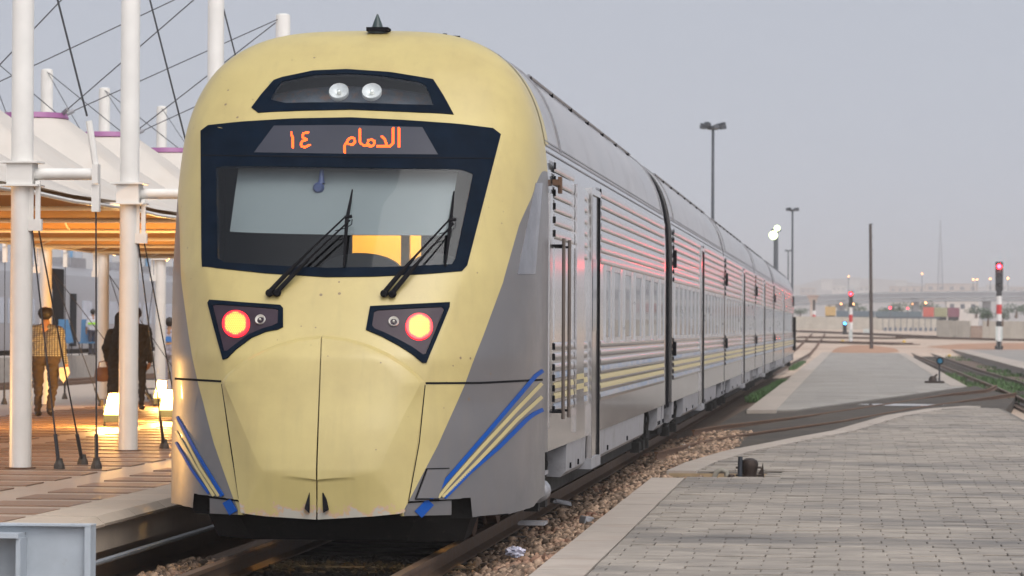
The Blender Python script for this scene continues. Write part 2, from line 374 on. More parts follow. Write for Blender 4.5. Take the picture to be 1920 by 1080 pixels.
# the 300 that show largest are single pavers
def area(b): 
    us, vs_ = zip(*[proj((x, y, PZ)) for x, y in ((b[0], b[1]), (b[2], b[3]))]); 
    if not (-60 < us[0] < 1960 and vs_[0] < 1110): return 0
    return abs((us[1]-us[0])*(vs_[1]-vs_[0]))
bricks.sort(key=area, reverse=True)
pm_ = MB(); paver_geo(pm_, -BW/2, -BD/2, BW/2, BD/2, 0, -.022); pmesh = piece_mesh(pm_, 'paver', MT['paver'])
restmb = MB()
for i, b in enumerate(bricks):
    z = PZ+random.gauss(0, .0032)
    if i < 300:
        if b[2]-b[0] > BW-.01: piece('paver', pmesh, plat, ((b[0]+b[2])/2, (b[1]+b[3])/2, z), (random.gauss(0, .007), random.gauss(0, .006), random.gauss(0, .007)))
        else:
            q = MB(); paver_geo(q, *b, z); q.build('paver', MT['paver'], plat)
    else: paver_geo(restmb, *b, z)
tag(restmb.build('paver_field', MT['paver'], plat), kind='stuff')
# pit with tan walls
a_, b_ = gp(1222, 895, PZ), gp(1250, 882.5, PZ)
pt = MB().prism([(a_[0]-.05, a_[1]), (pit[0][0]+.1, pit[0][1]), (pit[1][0]+.1, pit[1][1]), (b_[0]-.05, b_[1])], -.31, -.26)
pt.build('pit_floor', MT['sand'], plat)
MB().box((b_[0]+.03, b_[1]-.02, -.3), (pit[1][0]-.02, b_[1]+.015, PZ-.03)).build('pit_wall', M('tan_pit_wall', (.34, .25, .15), .9), plat)
# far half of the platform
far_poly = gxy([(1400, 769), (1495, 767), (1685, 742), (1813, 724), (1760, 695), (1697, 662), (1542, 661)])
plat2 = thing('platform', (far_poly[0][0], far_poly[0][1], -.3), 'far half of the low grey platform beyond the crossing', kind='structure')
MT['paver_far'] = M('grey_paver_far', (.265, .245, .22), .85, var=.24, sc=1.2, stretch=(.35, .6, 1), isl=.08, bump=.003, bsc=10, wpos=True, dirt=((.17, .165, .16), .5, .5, .72, .55))
MB().prism(far_poly, -.3, PZ-.03).build('platform_base', MT['slab'], plat2)
row = 0; fb = []
FW, FD = 1.1, .9
ys = [p[1] for p in far_poly]; yy = min(ys)
while yy < max(ys):
    xx = -7+(row % 2)*FW/2
    while xx < 6:
        c = (xx+FW/2, yy+FD/2)
        if all(inside(q, far_poly) for q in ((xx+.05, yy+.05), (xx+FW-.05, yy+.05), (xx+.05, yy+FD-.05), (xx+FW-.05, yy+FD-.05))): fb.append((xx, yy, xx+FW, yy+FD))
        xx += FW
    yy += FD; row += 1
q = MB()
for b in fb: paver_geo(q, *b, PZ+random.gauss(0, .003), g=.012, b=.01)
tag(q.build('paver_field', MT['paver_far'], plat2), kind='stuff')
MB().prism(far_poly, PZ-.029, PZ-.006).build('mortar_bed', MT['paver_far'], plat2)
e0, e1 = np.array(far_poly[0]), np.array(far_poly[-1])
nseg = 48
for i in range(nseg):
    p, q_ = e0+(e1-e0)*i/nseg, e0+(e1-e0)*(i+1)/nseg
    MB().prism([tuple(p), (p[0]+.62, p[1]), (q_[0]+.62, q_[1]-.03), (q_[0], q_[1]-.03)], PZ-.2, PZ+.006).build('coping_stone', MT['coping'], plat2)
e0, e1 = np.array(far_poly[3]), np.array(far_poly[5])
for i in range(30):
    p, q_ = e0+(e1-e0)*i/30, e0+(e1-e0)*(i+1)/30
    MB().prism([tuple(p), (p[0]-.5, p[1]), (q_[0]-.5, q_[1]-.03), (q_[0], q_[1]-.03)], PZ-.2, PZ+.006).build('coping_stone', MT['coping'], plat2)
# asphalt crossing with its buried siding rails
asph = gxy([(1218, 858), (1330, 800), (1400, 766), (1495, 764), (1685, 739), (1830, 721), (1905, 738), (1885, 768), (1800, 765), (1660, 783), (1560, 812), (1440, 835), (1360, 850), (1240, 890)], .0)
az = [-.10, -.06, .0, .012, .012, -.05, -.10, .0, .012, .012, .012, .012, .0, -.08]
na = len(asph); mb = MB(); mb.add([(p[0], p[1], z) for p, z in zip(asph, az)]+[(p[0], p[1], -.31) for p in asph], [(i, i+na, (i+1) % na+na, (i+1) % na) for i in range(na)])
bmx = bmesh.new(); vv = [bmx.verts.new((p[0], p[1], z)) for p, z in zip(asph, az)]; fx = bmx.faces.new(vv); bmesh.ops.triangulate(bmx, faces=[fx]); bmx.normal_update()
bmx.verts.index_update(); mb.f += [tuple(v.index for v in (f.verts if f.normal.z > 0 else reversed(f.verts[:]))) for f in bmx.faces]; mb.m = [0]*len(mb.f); bmx.free()
crossing = tag(mb.build('asphalt_crossing', MT['asph']), kind='structure')
sid = thing('siding_track', gp(1400, 810, 0), 'worn siding rails sunk in the dark asphalt strip across the platform', 'railway track')
def path(pts, z, n=6):
    P = np.array([gp(u, v, z) for u, v in pts]); return [P[i]+(P[i+1]-P[i])*k/n for i in range(len(P)-1) for k in range(n)]+[P[-1]]
rail_path(path([(1300, 806), (1335, 799.5), (1510, 779), (1660, 757), (1780, 738), (1850, 730), (1868, 722)], .03), 'rail', MT['rust'], sid, .03, .12)
rail_path(path([(1230, 847), (1335, 823), (1435, 807.5), (1575, 789), (1710, 765), (1860, 743), (1905, 736)], .03), 'rail', MT['rust'], sid, .03, .12)
# puddle-pale patches
mb = MB(); c0 = gp(1690, 759, .016); mb.add([(c0[0]+.95*math.cos(a)*(1+.2*math.sin(3*a)), c0[1]+1.1*math.sin(a), .017) for a in np.linspace(0, 6.283, 24, endpoint=False)], [tuple(range(24))])
tag(mb.build('puddle', M('puddle_water', (.10, .10, .10), .04, var=.05, spec=.7)), kind='structure')

# ---- right-hand track and the raised platform beyond it
rt = thing('railway_track', gp(1800, 690, -.25), 'rusty track curving away between the far platforms at the right', 'railway track')
rail_path(path([(1687, 649), (1716, 665), (1800, 698), (1863, 723), (1920, 748), (2010, 788)], -.05), 'rail', MT['railtop'], rt, .04)
rail_path(path([(1706, 647), (1745, 662), (1822, 688), (1920, 717), (2010, 745)], -.05), 'rail', MT['railtop'], rt, .04)
slp2 = piece_mesh(MB().box((-.85, -.14, -.12), (.85, .14, 0)), 'sleeper', MT['sleeper'])
A = path([(1687, 649), (1716, 665), (1800, 698), (1863, 723), (1920, 748), (2010, 788)], -.05, 14); B = path([(1706, 647), (1745, 662), (1822, 688), (1920, 717), (2010, 745)], -.05, 14)
A = np.array(A); B = np.array(B); ay = np.arange(max(A[:, 1].min(), B[:, 1].min()), min(A[:, 1].max(), B[:, 1].max()), 1.1)
for yv in ay[:150]:
    xa = np.interp(yv, A[::-1, 1], A[::-1, 0]); xb = np.interp(yv, B[::-1, 1], B[::-1, 0]); piece('sleeper', slp2, rt, ((xa+xb)/2, yv, -.205))
bedp = [tuple(gp(u, v, -.25)[:2]) for u, v in [(1670, 650), (1780, 698), (1850, 730), (1900, 760), (2040, 830), (2040, 725), (1925, 700), (1820, 675), (1730, 650)]]
tag(MB().prism(bedp, -.31, -.25).build('track_bed', MT['ballbed']), kind='structure')
rp = [gp(u, v, .14) for u, v in [(1786, 655), (1920, 690), (2100, 737), (2400, 700), (2100, 655)]]
plat3 = thing('platform', (rp[0][0], rp[0][1], -.3), 'raised concrete platform at the far right edge', kind='structure')
MB().prism([tuple(p[:2]) for p in rp], -.3, .07).build('platform_base', MT['conc'], plat3)
for i in range(26):
    p, q_ = rp[0]+(rp[2]-rp[0])*i/26, rp[0]+(rp[2]-rp[0])*(i+1)/26
    MB().prism([(p[0]-.08, p[1]), (p[0]+1.2, p[1]), (q_[0]+1.2, q_[1]+.05), (q_[0]-.08, q_[1]+.05)], .05, .14).build('coping_stone', MT['coping'], plat3)
MB().prism([tuple(p[:2]) for p in rp], .06, .125).build('paving_slab', MT['paver_far'], plat3)

# ---- left-hand platform under the tents
LZ = .30; LX = -5.78
lp = thing('platform', (LX, 24, -.3), 'lamp lit left platform with brown and pale paving', kind='structure')
MB().box((-19.5, 20.5, -.3), (LX-.35, 96, LZ-.012)).build('platform_base', MT['paleslab'], lp)
MB().box((LX-.36, 20.5, .02), (LX-.05, 96, LZ-.03)).build('edge_beam', MT['coping2'], lp)
cst = piece_mesh(MB().extr([(-.58, -.1), (-.06, -.1), (.0, -.075), (.0, -.055), (-.075, 0), (-.58, 0)], .006, 1.194), 'coping_stone', MT['coping2'])
for i in range(60): piece('coping_stone', cst, lp, (LX, 20.5+i*1.2, LZ+random.uniform(-.004, .004)))
def slabs(xa, xb, ya, yb, pitch, dep):
    me = piece_mesh(MB().box((xa, .0, -.02), (xb, dep, 0)), 'paving_slab', MT['brownslab'])
    y = ya
    while y < yb:
        piece('paving_slab', me, lp, (0, y, LZ+random.uniform(-.002, .001))); y += pitch
slabs(-7.14, -6.38, 21, 70, 1.17, .72)
slabs(-10.2, -7.62, 21, 76, 1.17, .72)
slabs(-13.9, -10.7, 28, 80, 1.17, .62)
# lower platform and apron towards the second train
MB().box((-24.2, 40, -.3), (-19.5, 330, -.2)).build('apron', MT['paleslab'], lp)
tk2 = thing('railway_track', (-25.5, 100, -.2), 'second track seen low between the columns at the left', 'railway track')
for x in (-26.25, -24.75): MB().extr([(x-.08, -.2), (x+.08, -.2), (x+.08, .0), (x-.08, .0)], 60, 330).build('rail', MT['rust'], tk2)
MB().box((-27.0, 60, -.3), (-24.3, 330, -.17)).build('track_bed', MT['ballbed'], tk2)
MB().box((-28.6, 60, -.3), (-27.05, 330, .75)).build('far_platform', MT['conc'], lp)

# ---- grass tufts, as one uncountable stuff
def tufts(name, spots, label):
    V = []; Fc = []
    for (u, v, z, su, n) in spots:
        c = gp(u, v, z); sy = su[1]; sx = su[0]
        for k in range(n):
            t = random.gauss(0, .5); x = c[0]+random.uniform(-sx, sx); y = c[1]+random.uniform(-sy, sy); h = random.uniform(.05, .16)*su[2]; w = .012*su[2]**.5*1.6; a = random.random()*6.28
            dx, dy = math.cos(a), math.sin(a); le = random.uniform(.2, .7)*h; b = len(V)
            V += [(x-dy*w, y+dx*w, z-.02), (x+dy*w, y-dx*w, z-.02), (x+dx*le*.4+dy*w*.7, y+dy*le*.4-dx*w*.7, z+h*.6), (x+dx*le*.4-dy*w*.7, y+dy*le*.4+dx*w*.7, z+h*.6), (x+dx*le, y+dy*le, z+h)]
            Fc += [(b, b+1, b+2, b+3), (b+3, b+2, b+4)]
    me = bpy.data.meshes.new(name); me.from_pydata(V, [], Fc); me.materials.append(MT['grass']); me.update()
    return tag(link(name, me), label, 'grass', kind='stuff')
sp = []
for t in np.linspace(0, 1, 30): sp.append((1408+62*t+random.uniform(-2, 4), 752-35*t, -.05, (.16, .8, 1.0), 150))
for t in np.linspace(0, 1, 8): sp.append((1485+20*t, 693-13*t, -.05, (.16, 1.2, 1.0), 60))
tufts('grass', sp, 'green weeds along the platform edge beside the train')
sp = []
for (u, v, w, n) in [(1818, 712, .9, 160), (1835, 722, 1.0, 200), (1800, 705, .6, 80), (1850, 730, .8, 120), (1870, 738, .6, 100), (1890, 750, .7, 160), (1905, 755, .6, 120), (1885, 725, .9, 200), (1905, 733, .9, 220), (1900, 722, .9, 150), (1875, 716, .8, 90), (1885, 698, .9, 140), (1905, 705, 1.0, 180), (1800, 671, 1.0, 70), (1815, 676, .8, 50), (1862, 690, .8, 50)]:
    sp.append((u, v, -.24, (w, 2.6, 1.25), n*2))
tufts('grass', sp, 'bright green grass growing in and beside the right track')
# ================================================================== TRAIN
HW, ZC, BT = 1.50, 2.5, 1.74                     # half width, start of roof curve, roof height above it
def wz(z):
    t = np.clip((np.asarray(z, float)-ZC)/BT, 0, 1); return HW*np.maximum(1-t**3.3, 0)**(1/3.3)
_zt = np.arange(.1, 4.2401, .005)
_pz = [.1, .4, 1.0, 1.55, 1.80, 2.0, 2.235, 2.8, 3.365, 3.69, 3.86, 4.0, 4.1, 4.17, 4.21, 4.235, 4.24]
_py = [25.88, 25.88, 25.98, 26.12, 26.28, 26.40, 26.54, 26.92, 27.33, 27.60, 27.75, 27.92, 28.06, 28.2, 28.33, 28.46, 28.5]
_yt = np.interp(_zt, _pz, _py); _k = np.exp(-np.linspace(-2, 2, 25)**2); _k /= _k.sum()
_ys = np.convolve(np.pad(_yt, 12, mode='edge'), _k, 'valid'); _ys = np.where(_zt > 4.14, _yt, _ys)
def yc(z): return np.interp(z, _zt, _ys)
def yend(z): return np.interp(z, [0, 3.3, 3.9, 4.24], [28.3, 28.3, 28.4, 28.55])
def surf(x, z):
    x = np.abs(np.asarray(x, float)); z = np.asarray(z, float); w = np.maximum(wz(z), 1e-4); t = np.clip(x/w, 0, 1)
    n = np.interp(z, [1.2, 2.2], [2.6, 3.15]); y0 = yc(z); xc = np.interp(z, [.3, .5, 1.4, 2.24, 3.37], [.58, .62, .77, 1.03, 1.24])
    k = .22*np.interp(z, [.3, 3.2, 3.6], [1, 1, 0]); crease = np.maximum(x-xc, 0)*k
    g = 1-np.maximum(1-t**n, 0)**(1/n)
    return np.minimum(y0+crease+(yend(z)-y0)*g, yend(z))
def hit(u, v):
    """where a line of sight meets the train's front"""
    u = np.atleast_1d(np.asarray(u, float)); v = np.atleast_1d(np.asarray(v, float))
    D = (u[:, None]-960)/F*RGT - (v[:, None]-540)/F*UPV + FWD; D = D/D[:, 1:2]
    Ys = np.arange(25.3, 29.2, .01); X = D[:, 0:1]*Ys; Z = CAM[2]+D[:, 2:3]*Ys
    ins = (np.abs(X-XC) <= wz(Z)) & (Ys[None] >= surf(X-XC, Z)) & (Z < 4.24)
    i = np.where(ins.any(1), ins.argmax(1), 0); lo = Ys[i]-.01; hi = Ys[i].copy()
    for _ in range(14):
        mid = (lo+hi)/2; X = D[:, 0]*mid; Z = CAM[2]+D[:, 2]*mid
        s = (np.abs(X-XC) <= wz(Z)) & (mid >= surf(X-XC, Z)); hi = np.where(s, mid, hi); lo = np.where(s, lo, mid)
    Yh = np.where(ins.any(1), hi, np.nan)
    if np.isnan(Yh).any(): 
        good = ~np.isnan(Yh); Yh = np.interp(np.arange(len(Yh)), np.arange(len(Yh))[good], Yh[good]) if good.any() else np.full(len(Yh), 27.5)
    return np.stack([D[:, 0]*Yh, Yh, CAM[2]+D[:, 2]*Yh], 1)
def resample(pts, n):
    P = np.array(pts, float); d = np.r_[0, np.cumsum(np.linalg.norm(np.diff(P, axis=0), axis=1))]; t = np.linspace(0, d[-1], n)
    return np.stack([np.interp(t, d, P[:, k]) for k in range(2)], 1)
def grid_pts(top, bot, m, n):
    a, b = resample(top, m), resample(bot, m); r = np.linspace(0, 1, n)[:, None, None]
    uv = a[None]*(1-r)+b[None]*r; return hit(uv[..., 0].ravel(), uv[..., 1].ravel()).reshape(n, m, 3)
def normals(P):
    x, z = P[..., 0]-XC, P[..., 2]; e = .012; lim = wz(z)*.985; x = np.clip(x, -lim, lim); z = np.clip(z, .2, 4.18)
    sx = (surf(x+e, z)-surf(x-e, z))/(2*e); sz = (surf(x, z+e)-surf(x, z-e))/(2*e)
    N_ = np.stack([np.clip(sx, -9, 9), -np.ones_like(sx), np.clip(sz, -9, 9)], -1); return N_/np.linalg.norm(N_, axis=-1, keepdims=True)
def sheet(mb, P, th=0.0, mi=0):
    """grid of points -> skin, given a back and rim when th > 0"""
    n, m = P.shape[:2]; idx = lambda i, j: i*m+j
    front = [(idx(i, j), idx(i+1, j), idx(i+1, j+1), idx(i, j+1)) for i in range(n-1) for j in range(m-1)]
    V = P.reshape(-1, 3)
    if th <= 0: mb.add(V, front, mi); return
    Bk = (P-normals(P)*th).reshape(-1, 3); o = n*m
    ring = [idx(0, j) for j in range(m)]+[idx(i, m-1) for i in range(1, n)]+[idx(n-1, j) for j in range(m-2, -1, -1)]+[idx(i, 0) for i in range(n-2, 0, -1)]
    rim = [(ring[k], ring[(k+1) % len(ring)], ring[(k+1) % len(ring)]+o, ring[k]+o) for k in range(len(ring))]
    mb.add(np.vstack([V, Bk]), front+rim+[tuple(i+o for i in reversed(f)) for f in front], mi)
def patch(name, top, bot, mat, parent, off=.004, th=.012, m=24, n=10, smooth=True):
    P = grid_pts(top, bot, m, n); P = P+normals(P)*off; mb = MB(); sheet(mb, P, th); return mb.build(name, mat, parent, smooth)
def ring_patch(name, outer, inner, mat, parent, off=.006, th=.02, m=90, sub=3):
    """band between two closed outlines"""
    a = resample(outer+[outer[0]], m+1); b = resample(inner+[inner[0]], m+1)
    # match starting points by angle round the centre
    c = (a[:-1].mean(0)); aa = np.unwrap(np.arctan2(a[:, 1]-c[1], a[:, 0]-c[0])); out = []
    ang = np.linspace(0, 2*math.pi, m+1)
    def star(poly):
        P = np.array(poly+[poly[0]], float); R = []
        for th_ in ang:
            d = np.array([math.cos(th_), math.sin(th_)]); best = 0
            for i in range(len(P)-1):
                e = P[i+1]-P[i]; den = d[0]*e[1]-d[1]*e[0]
                if abs(den) < 1e-9: continue
                w = P[i]-c; t = (w[0]*e[1]-w[1]*e[0])/den; s = (w[0]*d[1]-w[1]*d[0])/den
                if t > 0 and -1e-6 <= s <= 1+1e-6: best = max(best, t)
            R.append(c+d*best)
        return np.array(R)
    A_, B_ = star(outer), star(inner); r = np.linspace(0, 1, sub+1)[:, None, None]; uv = A_[None]*(1-r)+B_[None]*r
    P = hit(uv[..., 0].ravel(), uv[..., 1].ravel()).reshape(sub+1, m+1, 3); P = P+normals(P)*off; mb = MB(); sheet(mb, P, th); return mb.build(name, mat, parent, True)
def strip(name, pts, w, mat, parent, off=.003, m=30):
    """painted line of pixel width w laid on the front"""
    a = resample(pts, m); t = np.gradient(a, axis=0); t /= np.linalg.norm(t, axis=1, keepdims=True); nrm = np.stack([-t[:, 1], t[:, 0]], 1)
    ww = np.interp(np.linspace(0, 1, m), np.linspace(0, 1, len(w)), w)[:, None] if isinstance(w, (list, tuple)) else w
    uv = np.stack([a-nrm*ww/2, a, a+nrm*ww/2], 0); P = hit(uv[..., 0].ravel(), uv[..., 1].ravel()).reshape(3, m, 3); P = P+normals(P)*off
    mb = MB(); sheet(mb, P, .006); return mb.build(name, mat, parent, True)

# ---- paint: cream front, grey flanks (the border is the livery's own line)
def livery(name, peel=False):
    m = M(name, (.485, .395, .158), .38, var=.05, sc=2.5, bump=.0006, bsc=14, wpos=True, dirt=((.33, .24, .10), 1.6, .46, .8, .5), coat=.12); n = m.node_tree.nodes; L = m.node_tree.links; b = n['Principled BSDF']
    src = b.inputs['Base Color'].links[0].from_socket
    g = n.new('ShaderNodeNewGeometry'); sp = n.new('ShaderNodeSeparateXYZ'); L.new(g.outputs['Position'], sp.inputs[0])
    ax = n.new('ShaderNodeMath'); ax.operation = 'SUBTRACT'; L.new(sp.outputs['X'], ax.inputs[0]); ax.inputs[1].default_value = XC
    ab = n.new('ShaderNodeMath'); ab.operation = 'ABSOLUTE'; L.new(ax.outputs[0], ab.inputs[0])
    # border |x| as a function of z, through the colour-neutral float curve
    pts = hit([996, 974, 943, 906, 870, 821, 757], [372, 420, 530, 630, 725, 835, 958])
    zz = pts[:, 2]; bb = np.abs(pts[:, 0]-XC)
    fcn = n.new('ShaderNodeFloatCurve'); cv = fcn.mapping.curves[0]; fcn.mapping.use_clip = False
    order = np.argsort(zz); arr = [(zz[i]/5, bb[i]/2) for i in order]+[(3.12/5, (HW-.001)/2), (3.16/5, .99)]
    arr = [(0, arr[0][1])]+arr+[(1, .99)]
    cv.points[0].location = arr[0]; cv.points[1].location = arr[-1]
    for p in arr[1:-1]: cv.points.new(*p)
    for p in cv.points: p.handle_type = 'VECTOR'
    fcn.mapping.update()
    dv = n.new('ShaderNodeMath'); dv.operation = 'DIVIDE'; L.new(sp.outputs['Z'], dv.inputs[0]); dv.inputs[1].default_value = 5; L.new(dv.outputs[0], fcn.inputs['Value'])
    m2 = n.new('ShaderNodeMath'); m2.operation = 'MULTIPLY'; L.new(fcn.outputs[0], m2.inputs[0]); m2.inputs[1].default_value = 2
    gt = n.new('ShaderNodeMath'); gt.operation = 'GREATER_THAN'; L.new(ab.outputs[0], gt.inputs[0]); L.new(m2.outputs[0], gt.inputs[1])
    gn = n.new('ShaderNodeTexNoise'); gn.inputs['Scale'].default_value = 3; gn.inputs['Detail'].default_value = 6; L.new(g.outputs['Position'], gn.inputs['Vector'])
    gr = n.new('ShaderNodeMix'); gr.data_type = 'RGBA'; gr.inputs['A'].default_value = (.108, .106, .112, 1); gr.inputs['B'].default_value = (.145, .138, .140, 1); L.new(gn.outputs['Fac'], gr.inputs['Factor'])
    mx = n.new('ShaderNodeMix'); mx.data_type = 'RGBA'; L.new(gt.outputs[0], mx.inputs['Factor']); L.new(src, mx.inputs['A']); L.new(gr.outputs['Result'], mx.inputs['B'])
    out = mx.outputs['Result']
    if peel:                                            # paint worn off along the lower lip
        pn = n.new('ShaderNodeTexNoise'); pn.inputs['Scale'].default_value = 5.5; pn.inputs['Detail'].default_value = 8; pn.inputs['Roughness'].default_value = .7; L.new(g.outputs['Position'], pn.inputs['Vector'])
        zr = n.new('ShaderNodeMapRange'); zr.inputs['From Min'].default_value = .33; zr.inputs['From Max'].default_value = .60; zr.inputs['To Min'].default_value = .40; zr.inputs['To Max'].default_value = -.05; L.new(sp.outputs['Z'], zr.inputs['Value'])
        ad = n.new('ShaderNodeMath'); ad.operation = 'ADD'; L.new(pn.outputs['Fac'], ad.inputs[0]); L.new(zr.outputs[0], ad.inputs[1])
        for lo, col in ((.80, (.50, .34, .22, 1)), (.85, (.42, .39, .33, 1))):
            st = n.new('ShaderNodeMath'); st.operation = 'GREATER_THAN'; st.inputs[1].default_value = lo; L.new(ad.outputs[0], st.inputs[0])
            m3 = n.new('ShaderNodeMix'); m3.data_type = 'RGBA'; L.new(st.outputs[0], m3.inputs['Factor']); L.new(out, m3.inputs['A']); m3.inputs['B'].default_value = col; out = m3.outputs['Result']
    wn = n.new('ShaderNodeTexNoise'); wn.inputs['Scale'].default_value = 1.0; wn.inputs['Detail'].default_value = 5; wm = n.new('ShaderNodeMapping'); wm.inputs['Scale'].default_value = (13, 5, .9); L.new(g.outputs['Position'], wm.inputs['Vector']); L.new(wm.outputs[0], wn.inputs['Vector'])
    wr = n.new('ShaderNodeMapRange'); wr.inputs['From Min'].default_value = .52; wr.inputs['From Max'].default_value = .8; wr.inputs['To Max'].default_value = .13; L.new(wn.outputs['Fac'], wr.inputs['Value'])
    wx = n.new('ShaderNodeMix'); wx.data_type = 'RGBA'; L.new(wr.outputs[0], wx.inputs['Factor']); L.new(out, wx.inputs['A']); wx.inputs['B'].default_value = (.20, .15, .09, 1); out = wx.outputs['Result']
    # small chips and specks
    vn = n.new('ShaderNodeTexVoronoi'); vn.inputs['Scale'].default_value = 9; L.new(g.outputs['Position'], vn.inputs['Vector'])
    sn = n.new('ShaderNodeTexNoise'); sn.inputs['Scale'].default_value = 1.1; L.new(g.outputs['Position'], sn.inputs['Vector'])
    th = n.new('ShaderNodeMapRange'); th.inputs['From Min'].default_value = .40; th.inputs['From Max'].default_value = .75; th.inputs['To Min'].default_value = .0; th.inputs['To Max'].default_value = .15; L.new(sn.outputs['Fac'], th.inputs['Value'])
    lt = n.new('ShaderNodeMath'); lt.operation = 'LESS_THAN'; L.new(vn.outputs['Distance'], lt.inputs[0]); L.new(th.outputs[0], lt.inputs[1])
    hf = n.new('ShaderNodeMath'); hf.operation = 'MULTIPLY'; hf.inputs[1].default_value = .8; L.new(lt.outputs[0], hf.inputs[0])
    m4 = n.new('ShaderNodeMix'); m4.data_type = 'RGBA'; L.new(hf.outputs[0], m4.inputs['Factor']); L.new(out, m4.inputs['A']); m4.inputs['B'].default_value = (.16, .11, .07, 1)
    L.new(m4.outputs['Result'], b.inputs['Base Color']); return m
MT['livery'] = livery('train_livery'); MT['cover'] = livery('coupler_cover_paint', True)
MT['blue'] = M('blue_stripe', (.004, .07, .33), .6, var=.1, spec=.2); MT['ystripe'] = M('cream_stripe', (.52, .43, .20), .42, var=.06, dirt=((.45, .38, .2), 6, .5, .8, .4))
MT['fblue'] = M('faded_blue_stripe', (.20, .28, .40), .4, .3, var=.25, sc=5, stretch=(1, 1, 6), dirt=((.46, .44, .43), 3, .38, .6, .85))
MT['cab'] = M('cab_trim', (.012, .017, .024), .8, spec=.1); MT['blind'] = M('roller_blind', (.235, .255, .245), .85, var=.03, sc=1)
MT['seatc'] = M('seat_cloth', (.055, .065, .075), .9); MT['glass'] = GLASS('windscreen_glass', (.80, .85, .88), .04, .8); MT['lens'] = GLASS('lamp_cover_glass', (.85, .90, .94), .05, .8)
MT['mir'] = M('lamp_reflector', (.85, .82, .76), .25, .15, bump=.002, bsc=50); MT['ledoff'] = M('lamp_backing', (.035, .022, .032), .4, spec=.25)

car1 = thing('driving_carriage', (XC, 28, 0), 'leading carriage with cream yellow nose, red tail lamps and lit sign', 'train carriage', 'carriages of the passenger train')
# nose shell on a grid of (t, z), lower edge following the skirt
lower = np.array([(300, 944), (327, 945), (361.5, 953), (362.5, 926), (449, 938), (451, 962), (760, 962), (762, 941), (884.5, 934), (885.5, 970), (960, 963), (1000, 951), (1012, 935), (1060, 905)], float)
tc = np.sin(np.linspace(-1, 1, 221)*math.pi/2); tc = np.sign(tc)*(.35*np.abs(np.linspace(-1, 1, 221))+.65*np.abs(tc))
zb = []
for t in tc:
    zs = np.linspace(.15, .9, 160); w = wz(zs); x = t*w; P = np.stack([XC+x, surf(x, zs), zs], 1); u, v = proj(P)
    ok = v <= np.interp(u, lower[:, 0], lower[:, 1]); zb.append(zs[ok.argmax()] if ok.any() else .5)
zb = np.array(zb)
nz_ = 130; q = np.linspace(0, 1, nz_); rr = np.where(q < .6, q/.6*.70, .70+.30*np.sin((q-.6)/.4*math.pi/2))
P = np.zeros((nz_, len(tc), 3))
for i, r in enumerate(rr):
    z = zb+(4.2395-zb)*r; x = tc*wz(z); P[i] = np.stack([XC+x, surf(x, z), z], 1)
OPEN = {'ws': [(392, 303), (905, 306), (862, 503), (400, 500)], 'hl': [(496, 202), (520, 149), (590, 136), (655, 134), (715, 138), (802, 152), (822, 206), (660, 199)]}
U_, V_ = proj(P.reshape(-1, 3)); U_ = U_.reshape(nz_, -1); V_ = V_.reshape(nz_, -1)
mb = MB(); idx = lambda i, j: i*len(tc)+j; fcs = []
for i in range(nz_-1):
    for j in range(len(tc)-1):
        c = ((U_[i, j]+U_[i+1, j+1])/2, (V_[i, j]+V_[i+1, j+1])/2)
        if 380 < c[0] < 910 and c[1] < 510 and (inside(c, OPEN['ws']) or inside(c, OPEN['hl'])) and P[i, j, 1] < 28: continue
        fcs.append((idx(i, j), idx(i, j+1), idx(i+1, j+1), idx(i+1, j)))
mb.add(P.reshape(-1, 3), fcs); nose = mb.build('nose_shell', MT['livery'], car1, 'all')

